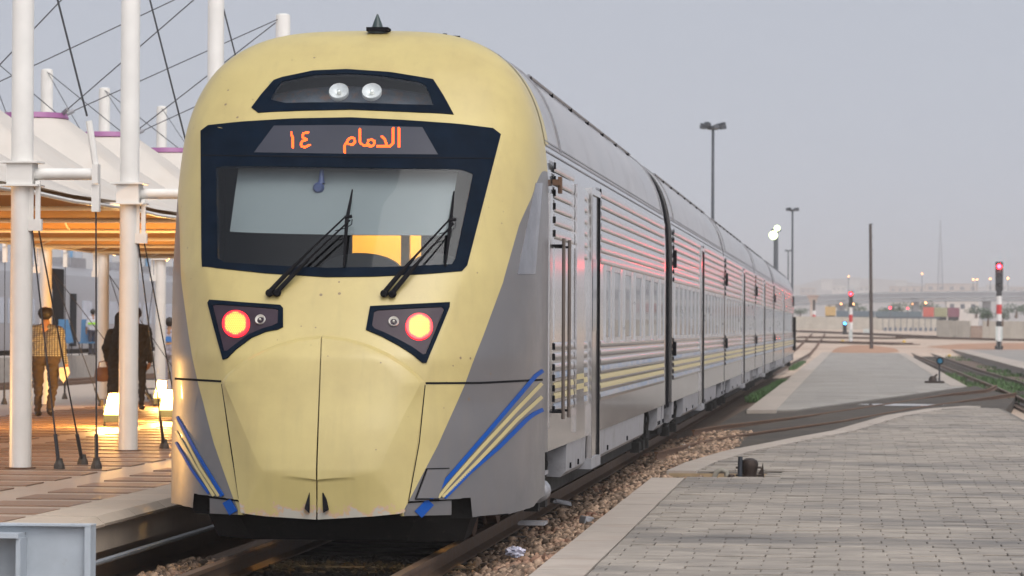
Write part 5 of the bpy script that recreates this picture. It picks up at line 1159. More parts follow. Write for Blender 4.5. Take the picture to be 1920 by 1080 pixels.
def hair_cap(parent, c, r, k, bald=False, mat=None):
    bm_ = bmesh.new(); bmesh.ops.create_uvsphere(bm_, u_segments=20, v_segments=14, radius=1)
    kill = [v for v in bm_.verts if (v.co.y > .35 and v.co.z < .55) or v.co.z < (-.95 if v.co.y < 0 else -.45) or (bald and v.co.z > .80 and v.co.y > -.55)]
    bmesh.ops.delete(bm_, geom=kill, context='VERTS')
    for v in bm_.verts: f = 1+.02*math.sin(v.co.x*31+v.co.z*27)+random.uniform(-.012, .012); v.co = Vector((v.co.x*r*1.0*f, v.co.y*r*1.12*f, v.co.z*r*1.14*f))
    bmesh.ops.solidify(bm_, geom=bm_.faces[:], thickness=.012)
    me = bpy.data.meshes.new('hair'); bm_.to_mesh(me); bm_.free(); me.materials.append(mat or MT['hair']); me.polygons.foreach_set('use_smooth', [True]*len(me.polygons))
    return link('hair', me, parent, c)
shoe = M('black_shoe', (.02, .017, .015), .45); brown = M('brown_trousers', (.06, .043, .030), .85, var=.15, sc=9); blackc = M('black_cloth', (.012, .011, .012), .85, var=.25, sc=8)
ZN = dict(skin=0, head=0, neck=0, shirt=1, legs=2, shoe=3, sleeve=1)
# man in checked shirt, walking away
j = []; torso(j); head(j, (0, .015, 1.645))
leg(j, (-.09, -.01, .90), (-.10, .10, .50), (-.095, .02, .11)); leg(j, (.095, -.01, .90), (.10, .06, .50), (.09, -.16, .16), heel_up=.05)
j += [((.185, -.01, 1.39), .062, (.235, -.03, 1.10), .048, 'sleeve'), ((.235, -.03, 1.10), .046, (.265, .03, .88), .036, 'sleeve')]; hand(j, (.265, .03, .87), (.27, .06, .72), 1)
j += [((-.185, -.01, 1.39), .062, (-.235, -.03, 1.10), .048, 'sleeve'), ((-.235, -.03, 1.10), .046, (-.24, .10, .90), .036, 'sleeve')]; hand(j, (-.24, .10, .89), (-.235, .16, .75), -1)
p = base(84, 783); k1 = 1.70/1.75
man1 = figure('person', p, 1.77, math.radians(4), j, 'person in checked shirt and brown trousers walking away, white papers in hand', [MT['skin'], shirt_mat('checked_shirt', (.33, .34, .32), (.07, .07, .075), (30, 30)), brown, shoe], ZN)
man1.scale = (man1.scale[0]*1.22, man1.scale[1]*1.1, man1.scale[2]); hair_cap(man1, (0, .0, 1.66), .099, k1, True)
pap = MB(); hx = np.array([p[0], p[1], p[2]])+np.array([.285, -.02, .70]); pap.add([hx+np.array([-.05, -.03, .10]), hx+np.array([.10, .0, .12]), hx+np.array([.12, .02, .02]), hx+np.array([.02, .0, -.14]), hx+np.array([-.04, -.01, -.06])], [(0, 1, 2, 3, 4)]); pap.add([v+np.array([0, .012, 0]) for v in pap.v[:5]], [(4, 3, 2, 1, 0)])
tag(pap.build('papers', M('white_paper', (.8, .76, .68), .7), None, loc=tuple(map(float, hx))), 'folded white papers held by the person in the checked shirt', 'papers')
# woman in black abaya
ZW = dict(skin=0, head=1, neck=1, shirt=1, legs=1, shoe=1, sleeve=1)
j = []; torso(j, sh=.18, belly=.15, chest=.14); head(j, (0, .01, 1.63), .105)
j += [((0, -.01, 1.66), .118, (0, -.03, 1.45), .115, 'shirt'), ((0, -.05, 1.48), .12, (0, -.08, 1.22), .15, 'shirt')]
for s in (-1, 1): j += [((s*.08, 0, .95), .16, (s*.10, .02, .30), .15, 'legs'), ((s*.10, .02, .30), .15, (s*.12, .03, .12), .12, 'legs')]
j += [((0, 0, .9), .16, (0, .03, .2), .18, 'legs')]
j += [((-.19, -.01, 1.39), .075, (-.27, -.05, 1.10), .075, 'sleeve'), ((-.27, -.05, 1.10), .07, (-.25, .02, .90), .06, 'sleeve'), ((.19, -.01, 1.39), .075, (.26, -.02, 1.10), .07, 'sleeve'), ((.26, -.02, 1.10), .07, (.26, .06, .90), .06, 'sleeve')]
hand(j, (-.25, .03, .91), (-.25, .05, .78), -1); hand(j, (.26, .06, .89), (.26, .09, .75), 1)
pw = base(226, 768)
wom = figure('person', pw, 1.71, 0, j, 'person in long black robe and head cover carrying a brown bag', [MT['skin'], blackc], ZW)
bgm = M('tan_leather', (.22, .09, .035), .45, var=.2); hb = np.array(pw)+np.array([-.32, -.02, .64]); t = thing('handbag', hb-np.array([0, 0, .13]), 'brown leather handbag held by the person in black', 'bag')
q = MB(); q.lathe(hb, [(.02, -.15), (.10, -.14), (.13, -.06), (.12, .05), (.07, .11)], 16); v_ = []
q.v = [(hb[0]+(a-hb[0])*1.15, hb[1]+(b-hb[1])*.6, c) for a, b, c in q.v]; q.build('bag_body', bgm, t, True); MB().tube([hb+np.array([-.08, 0, .08]), hb+np.array([-.06, 0, .20]), hb+np.array([.05, 0, .22]), hb+np.array([.09, 0, .08])], .012, 8).build('strap', bgm, t, True)
# man in black suit, mostly behind the second mast
j = []; torso(j, sh=.20, belly=.145, chest=.135); head(j, (0, .015, 1.645)); leg(j, (-.09, 0, .90), (-.09, .07, .5), (-.085, .04, .11)); leg(j, (.10, 0, .90), (.11, .02, .5), (.115, -.06, .12))
j += [((.20, -.01, 1.38), .072, (.25, -.03, 1.10), .058, 'sleeve'), ((.25, -.03, 1.10), .056, (.245, .0, .86), .046, 'sleeve'), ((-.20, -.01, 1.38), .072, (-.25, -.03, 1.10), .058, 'sleeve'), ((-.25, -.03, 1.10), .056, (-.25, .05, .86), .046, 'sleeve'), ((0, -.02, .85), .17, (0, -.02, 1.05), .16, 'shirt')]
hand(j, (.245, .0, .85), (.22, .04, .72), 1); hand(j, (-.25, .05, .85), (-.24, .09, .72), -1)
ps = base(254, 771); suit = figure('person', ps, 1.79, 0, j, 'person in black suit half hidden by the second white mast', [MT['skin'], blackc, blackc, shoe], ZN); hair_cap(suit, (0, .0, 1.66), .099, 1)
# person in pale work shirt beside the train front
j = []; torso(j); head(j, (0, .015, 1.645)); leg(j, (-.09, 0, .90), (-.10, .05, .5), (-.10, .05, .11)); leg(j, (.09, 0, .90), (.10, .03, .5), (.10, -.08, .12))
j += [((-.185, -.01, 1.39), .06, (-.24, -.05, 1.12), .05, 'sleeve'), ((-.24, -.05, 1.12), .046, (-.21, .16, 1.02), .036, 'skin'), ((.185, -.01, 1.39), .06, (.24, -.05, 1.12), .05, 'sleeve'), ((.24, -.05, 1.12), .046, (.21, .16, 1.02), .036, 'skin')]
hand(j, (-.21, .17, 1.02), (-.2, .29, .99), -1); hand(j, (.21, .17, 1.02), (.2, .29, .99), 1)
lav = M('pale_lavender_cloth', (.34, .32, .37), .8, var=.1); pv = base(317, 737); wk = figure('person', pv, 1.66, 0, j, 'person in pale grey work clothes with blue back print, cut off by the train', [MT['skin'], lav, lav, shoe], ZN); hair_cap(wk, (0, .0, 1.66), .099, 1)
lg = MB(); lg.add([(-.09, -.142, 1.20), (.09, -.142, 1.20), (.06, -.142, 1.32), (-.05, -.142, 1.32)], [(0, 1, 2, 3)]); lo_ = piece_mesh(lg, 'back_print', M('blue_print', (.04, .2, .55), .6)); link('back_print', lo_, wk); lg = MB(); lg.add([(-.10, -.143, 1.13), (.10, -.143, 1.15), (.10, -.143, 1.17), (-.10, -.143, 1.155)], [(0, 1, 2, 3)]); link('back_print', piece_mesh(lg, 'back_print', M('orange_print', (.7, .32, .05), .6)), wk)
tr = thing('luggage_trolley', (pv[0]-.42, pv[1]-.1, LZ), 'dark luggage trolley beside the person in grey work clothes', 'trolley'); x0, y0 = pv[0]-.42, pv[1]-.1
for dx in (-.14, .14): MB().tube([(x0+dx, y0, LZ+.08), (x0+dx, y0+.05, LZ+.95)], .018, 8).build('upright', MT['cable'], tr)
for dz in (.3, .6, .95): MB().tube([(x0-.14, y0+.03, LZ+dz), (x0+.14, y0+.03, LZ+dz)], .014, 6).build('crossbar', MT['cable'], tr)
MB().box((x0-.17, y0-.25, LZ+.08), (x0+.17, y0, LZ+.11)).build('toe_plate', MT['cable'], tr)
for dx in (-.18, .18): MB().lathe((x0+dx, y0+.04, LZ+.08), [(.08, -.02), (.08, .02)], 14, 'X').build('wheel', MT['rubber'], tr)
# worker with bright vest far back
j = []; torso(j); head(j, (0, .015, 1.645)); leg(j, (-.09, 0, .90), (-.10, .02, .5), (-.10, .0, .11)); leg(j, (.09, 0, .90), (.10, .02, .5), (.10, .0, .11))
j += [((-.185, -.01, 1.39), .06, (-.25, -.02, 1.12), .05, 'sleeve'), ((-.25, -.02, 1.12), .046, (-.22, .1, .92), .036, 'skin'), ((.185, -.01, 1.39), .06, (.25, -.02, 1.12), .05, 'sleeve'), ((.25, -.02, 1.12), .046, (.22, .1, .92), .036, 'skin')]
hand(j, (-.22, .1, .92), (-.2, .13, .79), -1); hand(j, (.22, .1, .92), (.2, .13, .79), 1)
pf = at(174, 592, 118); wf = figure('person', (pf[0], pf[1], .75), 1.60, .6, j, 'small far person in grey with a bright lime band, behind the cables', [MT['skin'], M('grey_shirt', (.42, .42, .46), .8), M('dark_trousers', (.05, .05, .07), .8), shoe], ZN); hair_cap(wf, (0, 0, 1.66), .099, 1)
vb = MB(); vb.lathe((0, 0, 1.18), [(.245, 0), (.245, .07)], 20); vb.v = [(a, b*.68, c) for a, b, c in vb.v]; link('reflective_band', piece_mesh(vb, 'reflective_band', M('lime_band', (.35, .75, .05), .5)), wf)
# ================================================================== RIGHT: point levers, signals, poles, far town
# ---- point machine in the pit
pmx = at(1402, 887, 41.2); mt = M('oily_iron', (.035, .022, .016), .55, .4, var=.5, sc=18); bx, by = float(pmx[0]), 41.2
t = thing('point_lever', (bx, by, -.28), 'rusty point lever mechanism standing in the platform pit', 'point lever', 'point levers')
s1 = scale(by)
MB().box((bx-.14, by-.2, -.28), (bx+.16, by+.2, -.02)).build('base_casting', mt, t)
MB().lathe((bx+.02, by, -.02), [(.10, 0), (.085, .10), (.10, .15), (.105, .20), (.09, .245), (.04, .27)], 16).build('weight', mt, t, True)
MB().tube([(bx-.10, by-.06, -.25), (bx-.085, by-.06, .27)], .028, 10).build('lever_post', M('dark_blue_grey_post', (.03, .035, .045), .5), t, True)
MB().tube([(bx-.2, by-.1, -.2), (bx-.205, by-.1, .02)], .02, 8).build('crank', mt, t, True); MB().lathe((bx-.19, by-.1, .03), [(.03, -.03), (.05, 0), (.03, .03)], 10).build('crank_knob', mt, t, True)
MB().add([(bx+.10, by, -.05), (bx+.2, by, -.05), (bx+.18, by, .2), (bx+.16, by, .13), (bx+.13, by, .08), (bx+.10, by+.06, -.05), (bx+.2, by+.06, -.05), (bx+.18, by+.06, .2), (bx+.16, by+.06, .13), (bx+.13, by+.06, .08)], [(0, 1, 2, 3, 4), (9, 8, 7, 6, 5), (0, 5, 6, 1), (1, 6, 7, 2), (2, 7, 8, 3), (3, 8, 9, 4), (4, 9, 5, 0)]).build('ratchet', mt, t)
for zz_ in (.05, .14): MB().tube([(bx-.14, by-.06, zz_), (bx+.16, by-.02, zz_)], .014, 6).build('linkage', mt, t)
cp = at(1352, 887, 41.2); cx_, cy_ = float(cp[0]), 41.2; greym = M('pale_pipe', (.26, .24, .20), .7, var=.2, sc=9)
t = thing('bent_pipe', (cx_, cy_, -.28), 'grey bent pipe curling out of the platform pit', 'pipe')
MB().tube([(cx_-.10, cy_, -.25), (cx_-.09, cy_, .0), (cx_-.05, cy_, .085), (cx_+.01, cy_, .11), (cx_+.06, cy_, .085), (cx_+.07, cy_, .03)], [.036, .034, .032, .032, .033, .036], 12).build('pipe_bend', greym, t, True); MB().lathe((cx_+.10, cy_-.1, -.25), [(.13, 0), (.13, .16), (.09, .24), (.03, .27)], 16).build('cap', greym, t, True)
# ---- far point lever with disc
sp_ = gp(1752, 718, PZ); bx, by = float(sp_[0]), float(sp_[1]); ky = by/F
t = thing('point_lever', (bx, by, PZ), 'point lever with blue disc target on the far platform', 'point lever', 'point levers')
MB().cbox((bx, by, PZ+.03), (36*ky, .5, .06)).build('base_casting', mt, t); MB().lathe((bx-3*ky, by, PZ+.05), [(8*ky, 0), (7*ky, 6*ky), (4*ky, 10*ky)], 12).build('weight', mt, t, True)
MB().tube([(bx+9*ky, by, PZ), (bx+9.5*ky, by, PZ+38*ky)], .03, 8).build('post', MT['cable'], t); MB().tube([(bx-4*ky, by, PZ+8*ky), (bx+5*ky, by, PZ+16*ky)], .035, 6).build('lever', mt, t)
MB().lathe((bx+10*ky, by-.05, PZ+41*ky), [(7*ky, 0), (7*ky, .06)], 18, 'Y').build('target_frame', MT['rubber'], t, True); MB().lathe((bx+10*ky, by-.07, PZ+41*ky), [(4.5*ky, 0), (4.6*ky, .03)], 18, 'Y').build('target_disc', M('teal_blue_lens', (.015, .14, .24), .2), t, True)
# ---- signals
redm = M('signal_red', (.55, .02, .02), .5); whm = M('signal_white', (.72, .70, .68), .5, var=.06); blk = M('signal_black', (.015, .015, .016), .6)
def bands(x, y, zs, r, t):
    for z0, z1, m_ in zs: MB().tube([(x, y, z0), (x, y, z1)], r, 12).build('post_band', m_, t, True)
def signal(u, vtop, vhead, vbase, w, Y, zg, label, bnd, cab, lensv, lcol, lst):
    s_ = Y/F; x = float(at(u, vbase, Y)[0]); zz_ = lambda v: float(at(u, v, Y)[2])
    t = thing('signal', (x, Y, zg), label, 'signal', 'railway signals'); hw = w/2*s_
    hd = MB(); hd.extr([(x-hw, zz_(vhead)), (x+hw, zz_(vhead)), (x+hw, zz_(vtop)+0), (x+hw*.8, zz_(vtop-1)), (x-hw*.8, zz_(vtop-1)), (x-hw, zz_(vtop))], Y-.1, Y+.25); h_ = hd.build('signal_head', blk, t)
    n_ = 3; pit_ = (vhead-vtop)/n_
    for i in range(n_):
        vv = vtop+pit_*(i+.42); on = abs(i-lensv) < .1; r_ = w*.27*s_; c = (x, Y-.12, zz_(vv))
        MB().lathe(c, [(r_*.3, -.05), (r_*.8, -.035), (r_, 0), (r_, .05)], 18, 'Y').build('lens', E('signal_lens_'+label[:8], lcol, lst, True) if on else M('dark_lens', (.02, .015, .015), .15), h_, True)
        V = []; nn = 12
        for d in (0, -.28):
            for a in np.linspace(.1, math.pi-.1, nn): V.append((c[0]+r_*1.25*math.cos(a), Y-.1+d, c[2]+r_*1.25*math.sin(a)))
        MB().add(V, [(k, k+1, nn+k+1, nn+k) for k in range(nn-1)]).build('hood', blk, h_, True)
    for va, vb, m_ in bnd: MB().tube([(x, Y+.1, zz_(vb)), (x, Y+.1, zz_(va))], (5.2 if w > 12 else 3.6)*s_, 12).build('post_band', m_, t, True)
    MB().cbox((x, Y+.1, zz_(vbase)+.15), (15*s_ if w > 12 else 9*s_, .3, .3)).build('foot', blk, t)
    if cab: MB().box((x-cab[0]/2*s_, Y-.1, zz_(cab[2])), (x+cab[0]/2*s_, Y-.02, zz_(cab[1]))).build('cabinet', M('pale_cabinet', (.55, .58, .55), .6), t)
    return t
signal(1873, 492, 545, 655, 14, 300, .08, 'tall signal at right with red lamp lit above red and white post', [(545, 555, blk), (555, 571, whm), (571, 589, redm), (589, 602, whm), (602, 612, blk), (612, 655, whm), (640, 656, blk)], (13, 612, 638), 0, (1, .0015, .003), 330)
signal(1595, 547, 576, 645, 8, 335, .4, 'smaller red lit signal left of the wooden pole', [(576, 590, whm), (590, 604, redm), (604, 618, whm), (618, 645, whm)], (6.5, 617, 633), 0, (1, .0015, .003), 330)
signal(1584, 604, 622, 627, 7.5, 405, 1.1, 'low dwarf signal showing a blue light', [(621, 627, blk)], None, 0, (.04, .35, 1), 14)
signal(1526, 563, 582, 614, 4.5, 520, 1.9, 'thin far signal mast in front of the watch tower', [(582, 590, whm), (590, 596, redm), (596, 614, whm)], None, 2, (.1, .02, .02), .1)
# ---- wooden pole
Y = 292.0; a, b = at(1634, 655, Y), at(1632, 420, Y); t = thing('wooden_pole', (a[0], a[1], -.3), 'bare dark wooden pole standing beyond the platform end', 'pole')
MB().tube([(a[0], Y, -.3), ((a[0]+b[0])/2, Y, (b[2]-.3)/2), (b[0], Y, b[2])], [.16, .14, .12], 10).build('shaft', M('weathered_wood', (.06, .042, .035), .9, var=.3, sc=6), t, True)
for vv in (444, 470): c = at(1634, vv, Y); MB().tube([(c[0]-.05, Y, c[2]), (c[0]+.14, Y, c[2])], .03, 6).build('peg', MT['cable'], t)
MB().cbox((a[0], Y, b[2]), (.22, .2, .05)).build('cap', MT['cable'], t)
# heap of reddish earth round the pole
def mound(name, poly, z, mat):
    P_ = [tp(u, v)[:2] for u, v in poly]; c = np.mean(P_, 0); n_ = len(P_); V = []
    for r, h in ((1, -.02), (.8, z*.6), (.45, z), (0.05, z*.9)): V += [(c[0]+(p[0]-c[0])*r, c[1]+(p[1]-c[1])*r, terrain(c[1]+(p[1]-c[1])*r)+h) for p in P_]
    tag(MB().add(V, [(i*n_+k, i*n_+(k+1) % n_, (i+1)*n_+(k+1) % n_, (i+1)*n_+k) for i in range(3) for k in range(n_)]+[tuple(3*n_+k for k in range(n_))]).build(name, mat, None, 'all'), kind='structure')
red_e = M('red_earth', (.36, .20, .12), .95, var=.25, sc=.4, wpos=True, bump=.02, bsc=3)
mound('earth_mound', [(1555, 661), (1570, 651), (1600, 647), (1640, 648), (1680, 653), (1690, 660), (1640, 664), (1590, 664)], .16, red_e); mound('earth_mound', [(1730, 650), (1790, 645), (1860, 643), (1960, 643), (1960, 655), (1850, 657), (1780, 656)], .12, red_e)
# ---- high mast lights
def high_mast(u, vtop, Y, r0, r1, label, heads, lit=None, vb=640):
    s_ = Y/F; c = at(u, vtop, Y); x, zt = float(c[0]), float(c[2]); t = thing('light_mast', (x, Y, -.3), label, 'light mast', 'high light masts')
    m_ = M('mast_steel', (.10, .11, .125), .5, .5); MB().tube([(x-.0, Y, -.3), (x, Y, zt)], [r0, r1], 12).build('shaft', m_, t, True)
    R = heads*s_; MB().lathe((x, Y, zt-.5*R*.3), [(R*.35, -.12*R), (R*.5, -.05*R), (R*.5, .12*R), (R*.3, .2*R)], 14).build('head_ring', m_, t, True)
    for i in range(8):
        a_ = 2*math.pi*i/8+.3; cx, cy = x+math.cos(a_)*R*.78, Y+math.sin(a_)*R*.78; h = MB(); hz = zt+R*(.08 if i % 2 else -.14)
        dx, dy = math.cos(a_), math.sin(a_); w_ = R*.2
        V = []
        for (o_, up, wd) in ((-.2, .12, .8), (.25, .22, 1), (.25, -.05, 1), (-.2, -.1, .8)):
            for sg in (-1, 1): V.append((cx+dx*o_*R-dy*wd*w_*sg, cy+dy*o_*R+dx*wd*w_*sg, hz+up*R))
        h.add(V, [(0, 1, 3, 2), (2, 3, 5, 4), (4, 5, 7, 6), (6, 7, 1, 0), (0, 2, 4, 6), (1, 7, 5, 3)]); h.build('floodlight_head', m_, t)
        MB().tube([(x, Y, zt-.1*R), (cx, cy, hz)], R*.05, 5).build('bracket', m_, t)
    if lit:
        for (lu, lv, rr) in lit:
            p_ = at(lu, lv, Y-R); MB().lathe(p_, [(rr*s_*.4, -.1), (rr*s_, 0), (rr*s_, .1)], 14, 'Y').build('lit_lamp', E('lit_mast_lamp', (.86, 1, .55), 3.0), t, True)
    return t
high_mast(1337, 237, 150, .085, .06, 'tall light mast right above the silver carriages', 24)
high_mast(1486, 393, 230, .085, .06, 'light mast behind the far end of the train', 12)
high_mast(1455, 432, 260, .2, .17, 'light mast with two lamps lit at the far end of the train', 9, [(1450, 441, 8), (1457, 428, 5.5)])
high_mast(1478, 470, 520, .14, .1, 'faint distant light mast between the two others', 6)
# ---- tracks across the far ground
for (p, q, l) in (((1470, 641), (1700, 647), 'track crossing left to right beyond the platform end'), ((1490, 622), (1745, 633), 'distant track in front of the concrete wall'), ((1690, 634), (1990, 641), 'distant track at the foot of the right wall'), ((1500, 634), (1690, 636), 'faint track between the two distant ones')):
    P0, P1 = tp(*p, .2), tp(*q, .2); t = thing('railway_track', (P0[0], P0[1], -.3), l, 'railway track'); d = (P1-P0)/np.linalg.norm(P1-P0); nrm = np.array([-d[1], d[0], 0])
    for s_ in (-.75, .75): rail_path([P0+nrm*s_, P1+nrm*s_], 'rail', MT['rust'], t, .06)
    b_ = MB(); dn = np.array([0, 0, .5]); up = np.array([0, 0, -.11]); Q = [P0+nrm*1.5+up, P1+nrm*1.5+up, P1-nrm*1.5+up, P0-nrm*1.5+up]
    b_.add(Q+[x_-dn for x_ in Q], [(0, 3, 2, 1), (0, 1, 5, 4), (1, 2, 6, 5), (2, 3, 7, 6), (3, 0, 4, 7)]); b_.build('track_bed', MT['ballbed'], t)
# ---- concrete walls: every panel its own piece
wallm = M('concrete_wall_panel', (.46, .42, .36), .85, var=.1, sc=.8, isl=.07, dirt=((.3, .26, .2), .6, .5, .75, .5))
def wall(u0, u1, vb0, vb1, vt0, vt1, label, npan, gap=.06, Yw=None):
    A_, B_ = (at(u0, vb0, Yw), at(u1, vb1, Yw)) if Yw else (tp(u0, vb0), tp(u1, vb1)); zt = CAM[2]-(vt0-VPY)*A_[1]/F; zt2 = CAM[2]-(vt1-VPY)*B_[1]/F
    t = thing('concrete_wall', A_, label, 'wall', 'concrete boundary walls'); d = B_-A_
    for i in range(npan):
        p, q = A_+d*(i+gap/2)/npan, A_+d*(i+1-gap/2)/npan; z1 = zt+(zt2-zt)*i/npan
        n2 = np.array([-d[1], d[0], 0])/np.linalg.norm(d)*.12
        MB().prism([tuple((p+n2)[:2]), tuple((q+n2)[:2]), tuple((q-n2)[:2]), tuple((p-n2)[:2])], A_[2]-.6, z1+random.uniform(-.01, .01)).build('panel', wallm, t)
        r = A_+d*i/npan; MB().prism([tuple((r+n2*1.3-d/npan*.03)[:2]), tuple((r+n2*1.3+d/npan*.03)[:2]), tuple((r-n2*1.3+d/npan*.03)[:2]), tuple((r-n2*1.3-d/npan*.03)[:2])], A_[2]-.6, z1+.06).build('wall_post', wallm, t)
    return t
wall(1485, 1645, 616, 616, 594, 595, 'pale concrete wall behind the far signals', 12, Yw=484); wall(1645, 1758, 619, 620, 597, 597, 'low concrete wall behind the loading frames', 10, Yw=480)
wall(1758, 1820, 632, 633, 600, 601, 'concrete wall left of the brown gate', 5); wall(1844, 2000, 635, 637, 601, 602, 'concrete wall right of the brown gate', 12)
A_, B_ = tp(1820, 633), tp(1844, 634); gt_ = CAM[2]-(611-VPY)*A_[1]/F; t = thing('brown_gate', A_, 'brown slatted gate between the concrete walls', 'gate'); d = B_-A_
for i in range(9): p, q = A_+d*(i+.1)/9, A_+d*(i+.9)/9; MB().box((p[0], p[1]-.05, A_[2]-.2), (q[0], p[1]+.05, gt_-.05)).build('slat', M('brown_gate_paint', (.25, .15, .10), .7), t) if i == 0 else MB().box((p[0], p[1]-.05, A_[2]-.2), (q[0], p[1]+.05, gt_-.05)).build('slat', bpy.data.materials['brown_gate_paint'], t)
MB().box((A_[0], A_[1]-.08, gt_-.1), (B_[0], A_[1]+.08, gt_+.05)).build('top_rail', bpy.data.materials['brown_gate_paint'], t)
# loading frame of posts before the low wall
Y = 470.0; s_ = Y/F; t = thing('loading_frame', at(1648, 620, Y), 'row of dark steel posts under a long beam before the wall', 'steel frame'); dkm = M('dark_steel_far', (.09, .10, .12), .7)
for u in np.linspace(1655, 1757, 10): a, b = at(u, 622, Y), at(u, 594, Y); MB().box((a[0]-.6*s_, Y, -.3), (a[0]+.6*s_, Y+.3, b[2])).build('post', dkm, t)
a, b = at(1648, 595, Y), at(1762, 595, Y); MB().box((a[0], Y-.05, a[2]-.15), (b[0], Y+.35, a[2]+.1)).build('beam', dkm, t)
for ih, u in enumerate(np.linspace(1660, 1755, 11)):
    a = at(u, 616, Y-8); tz_ = terrain(Y-8)-.1; tag(MB().add([(a[0]-3*s_, Y-8, tz_), (a[0]+3*s_, Y-8, tz_), (a[0]+2.4*s_, Y-7, tz_+.6), (a[0]-2*s_, Y-7, tz_+.55), (a[0]-3*s_, Y-6, tz_), (a[0]+3*s_, Y-6, tz_)], [(0, 1, 2, 3), (3, 2, 5, 4), (0, 3, 4), (1, 5, 2)]).build('scrap_heap', dkm, None), 'heap of dark scrap under the loading frame, %s from the left' % ['first', 'second', 'third', 'fourth', 'fifth', 'sixth', 'seventh', 'eighth', 'ninth', 'tenth', 'eleventh'][ih], 'scrap heap', 'scrap heaps before the wall')
# ---- containers
for (u0, u1, v0, v1, Y, c, l) in ((1731, 1751, 576, 594, 540, (.50, .10, .07), 'red freight container on the far siding'), (1752, 1776, 577, 594, 540, (.30, .29, .16), 'olive freight container between the red and maroon ones'), (1777, 1799, 577, 594, 540, (.20, .06, .09), 'maroon freight container at the right of the row'), (1547, 1567, 575, 592, 560, (.52, .34, .12), 'orange tan freight container left of the wooden pole'), (1568, 1640, 583, 594, 560, (.10, .14, .17), 'long dark blue grey freight wagon left of the wooden pole'), (1641, 1728, 584, 594, 555, (.10, .14, .16), 'long dark freight wagon right of the wooden pole')):
    a, b = at(u0, v1, Y), at(u1, v0, Y); t = thing('freight_container', (a[0], Y, a[2]), l, 'container', 'freight boxes on the far siding'); m_ = M('container_paint_'+l[:6], c, .6)
    MB().box((a[0], Y, a[2]), (b[0], Y+2.4, b[2])).build('box', m_, t); n_ = max(3, int((b[0]-a[0])/.35))
    for i in range(0, n_, 2): x_ = a[0]+(b[0]-a[0])*i/n_; MB().box((x_, Y-.05, a[2]+.08), (x_+(b[0]-a[0])/n_, Y, b[2]-.08)).build('corrugation', m_, t)
    MB().box((a[0]+.1, Y+.2, -.3), (b[0]-.1, Y+2.2, a[2])).build('wagon_deck', MT['dark'], t)
# ---- watch tower
Y = 640.0; s_ = Y/F; c = at(1525, 560, Y); t = thing('watch_tower', (c[0], Y, -.3), 'pale watch tower with flared top near the train end', 'tower'); wt = M('tower_paint', (.50, .40, .34), .8)
x = float(c[0]); zz_ = lambda v: float(at(1525, v, Y)[2]); MB().box((x-6*s_, Y-.5, -.3), (x+4*s_, Y+.5, zz_(566))).build('shaft', wt, t)
MB().add([(x-6*s_, Y-.7, zz_(568)), (x+5*s_, Y-.7, zz_(568)), (x+9*s_, Y-1, zz_(556)), (x-11*s_, Y-1, zz_(556)), (x-6*s_, Y+.7, zz_(568)), (x+5*s_, Y+.7, zz_(568)), (x+9*s_, Y+1, zz_(556)), (x-11*s_, Y+1, zz_(556))], [(0, 1, 2, 3), (5, 4, 7, 6), (1, 5, 6, 2), (4, 0, 3, 7), (3, 2, 6, 7), (4, 5, 1, 0)]).build('cabin', wt, t)
MB().box((x-12*s_, Y-1.2, zz_(556)), (x+11*s_, Y+1.2, zz_(553.5))).build('roof', M('tower_roof', (.36, .25, .22), .8), t)
# ---- overpass
ov = M('overpass_concrete', (.30, .31, .33), .8, var=.08, sc=.05, wpos=True); Y = 760.0; t = thing('overpass', at(1700, 587, Y), 'long grey road overpass crossing the whole distance', 'overpass')
us = [1380, 1480, 1560, 1640, 1720, 1800, 1880, 1960, 2060]; dt = [562, 559, 556, 553, 551.5, 550.5, 550, 550, 551]
for i in range(len(us)-1):
    a, b = at(us[i], dt[i], Y), at(us[i+1], dt[i+1], Y); m_ = MB(); h_ = 8*Y/F
    V = [(a[0], Y, a[2]-h_), (b[0], Y, b[2]-h_), (b[0], Y, b[2]), (a[0], Y, a[2]), (a[0], Y+10, a[2]-h_), (b[0], Y+10, b[2]-h_), (b[0], Y+10, b[2]), (a[0], Y+10, a[2])]
    m_.add(V, [(0, 1, 2, 3), (5, 4, 7, 6), (3, 2, 6, 7), (4, 5, 1, 0)]); m_.build('deck_span', ov, t)
    V = [(p[0], p[1]+(-.6 if k < 4 else .6), p[2]) for k, p in enumerate([(a[0], Y, a[2]-h_*1.75), (b[0], Y, b[2]-h_*1.75), (b[0], Y, b[2]-h_*1.2), (a[0], Y, a[2]-h_*1.2), (a[0], Y+10, a[2]-h_*1.75), (b[0], Y+10, b[2]-h_*1.75), (b[0], Y+10, b[2]-h_*1.2), (a[0], Y+10, a[2]-h_*1.2)])]
    MB().add([(p[0], p[1]+.8 if k < 4 else p[1]-.8, p[2]) for k, p in enumerate(V)], [(0, 1, 2, 3), (5, 4, 7, 6), (4, 5, 1, 0)]).build('girder', ov, t)
    MB().add([(a[0], Y-.2, a[2]+.001), (b[0], Y-.2, b[2]+.001), (b[0], Y-.2, b[2]+.5), (a[0], Y-.2, a[2]+.5), (a[0], Y+.1, a[2]+.001), (b[0], Y+.1, b[2]+.001), (b[0], Y+.1, b[2]+.5), (a[0], Y+.1, a[2]+.5)], [(0, 1, 2, 3), (5, 4, 7, 6), (3, 2, 6, 7)]).build('parapet', ov, t)
for u in (1440, 1577, 1716, 1851, 1990): a = at(u, 560, Y); MB().box((a[0]-.9, Y+2, -.3), (a[0]+.9, Y+5, a[2])).build('pier', ov, t)
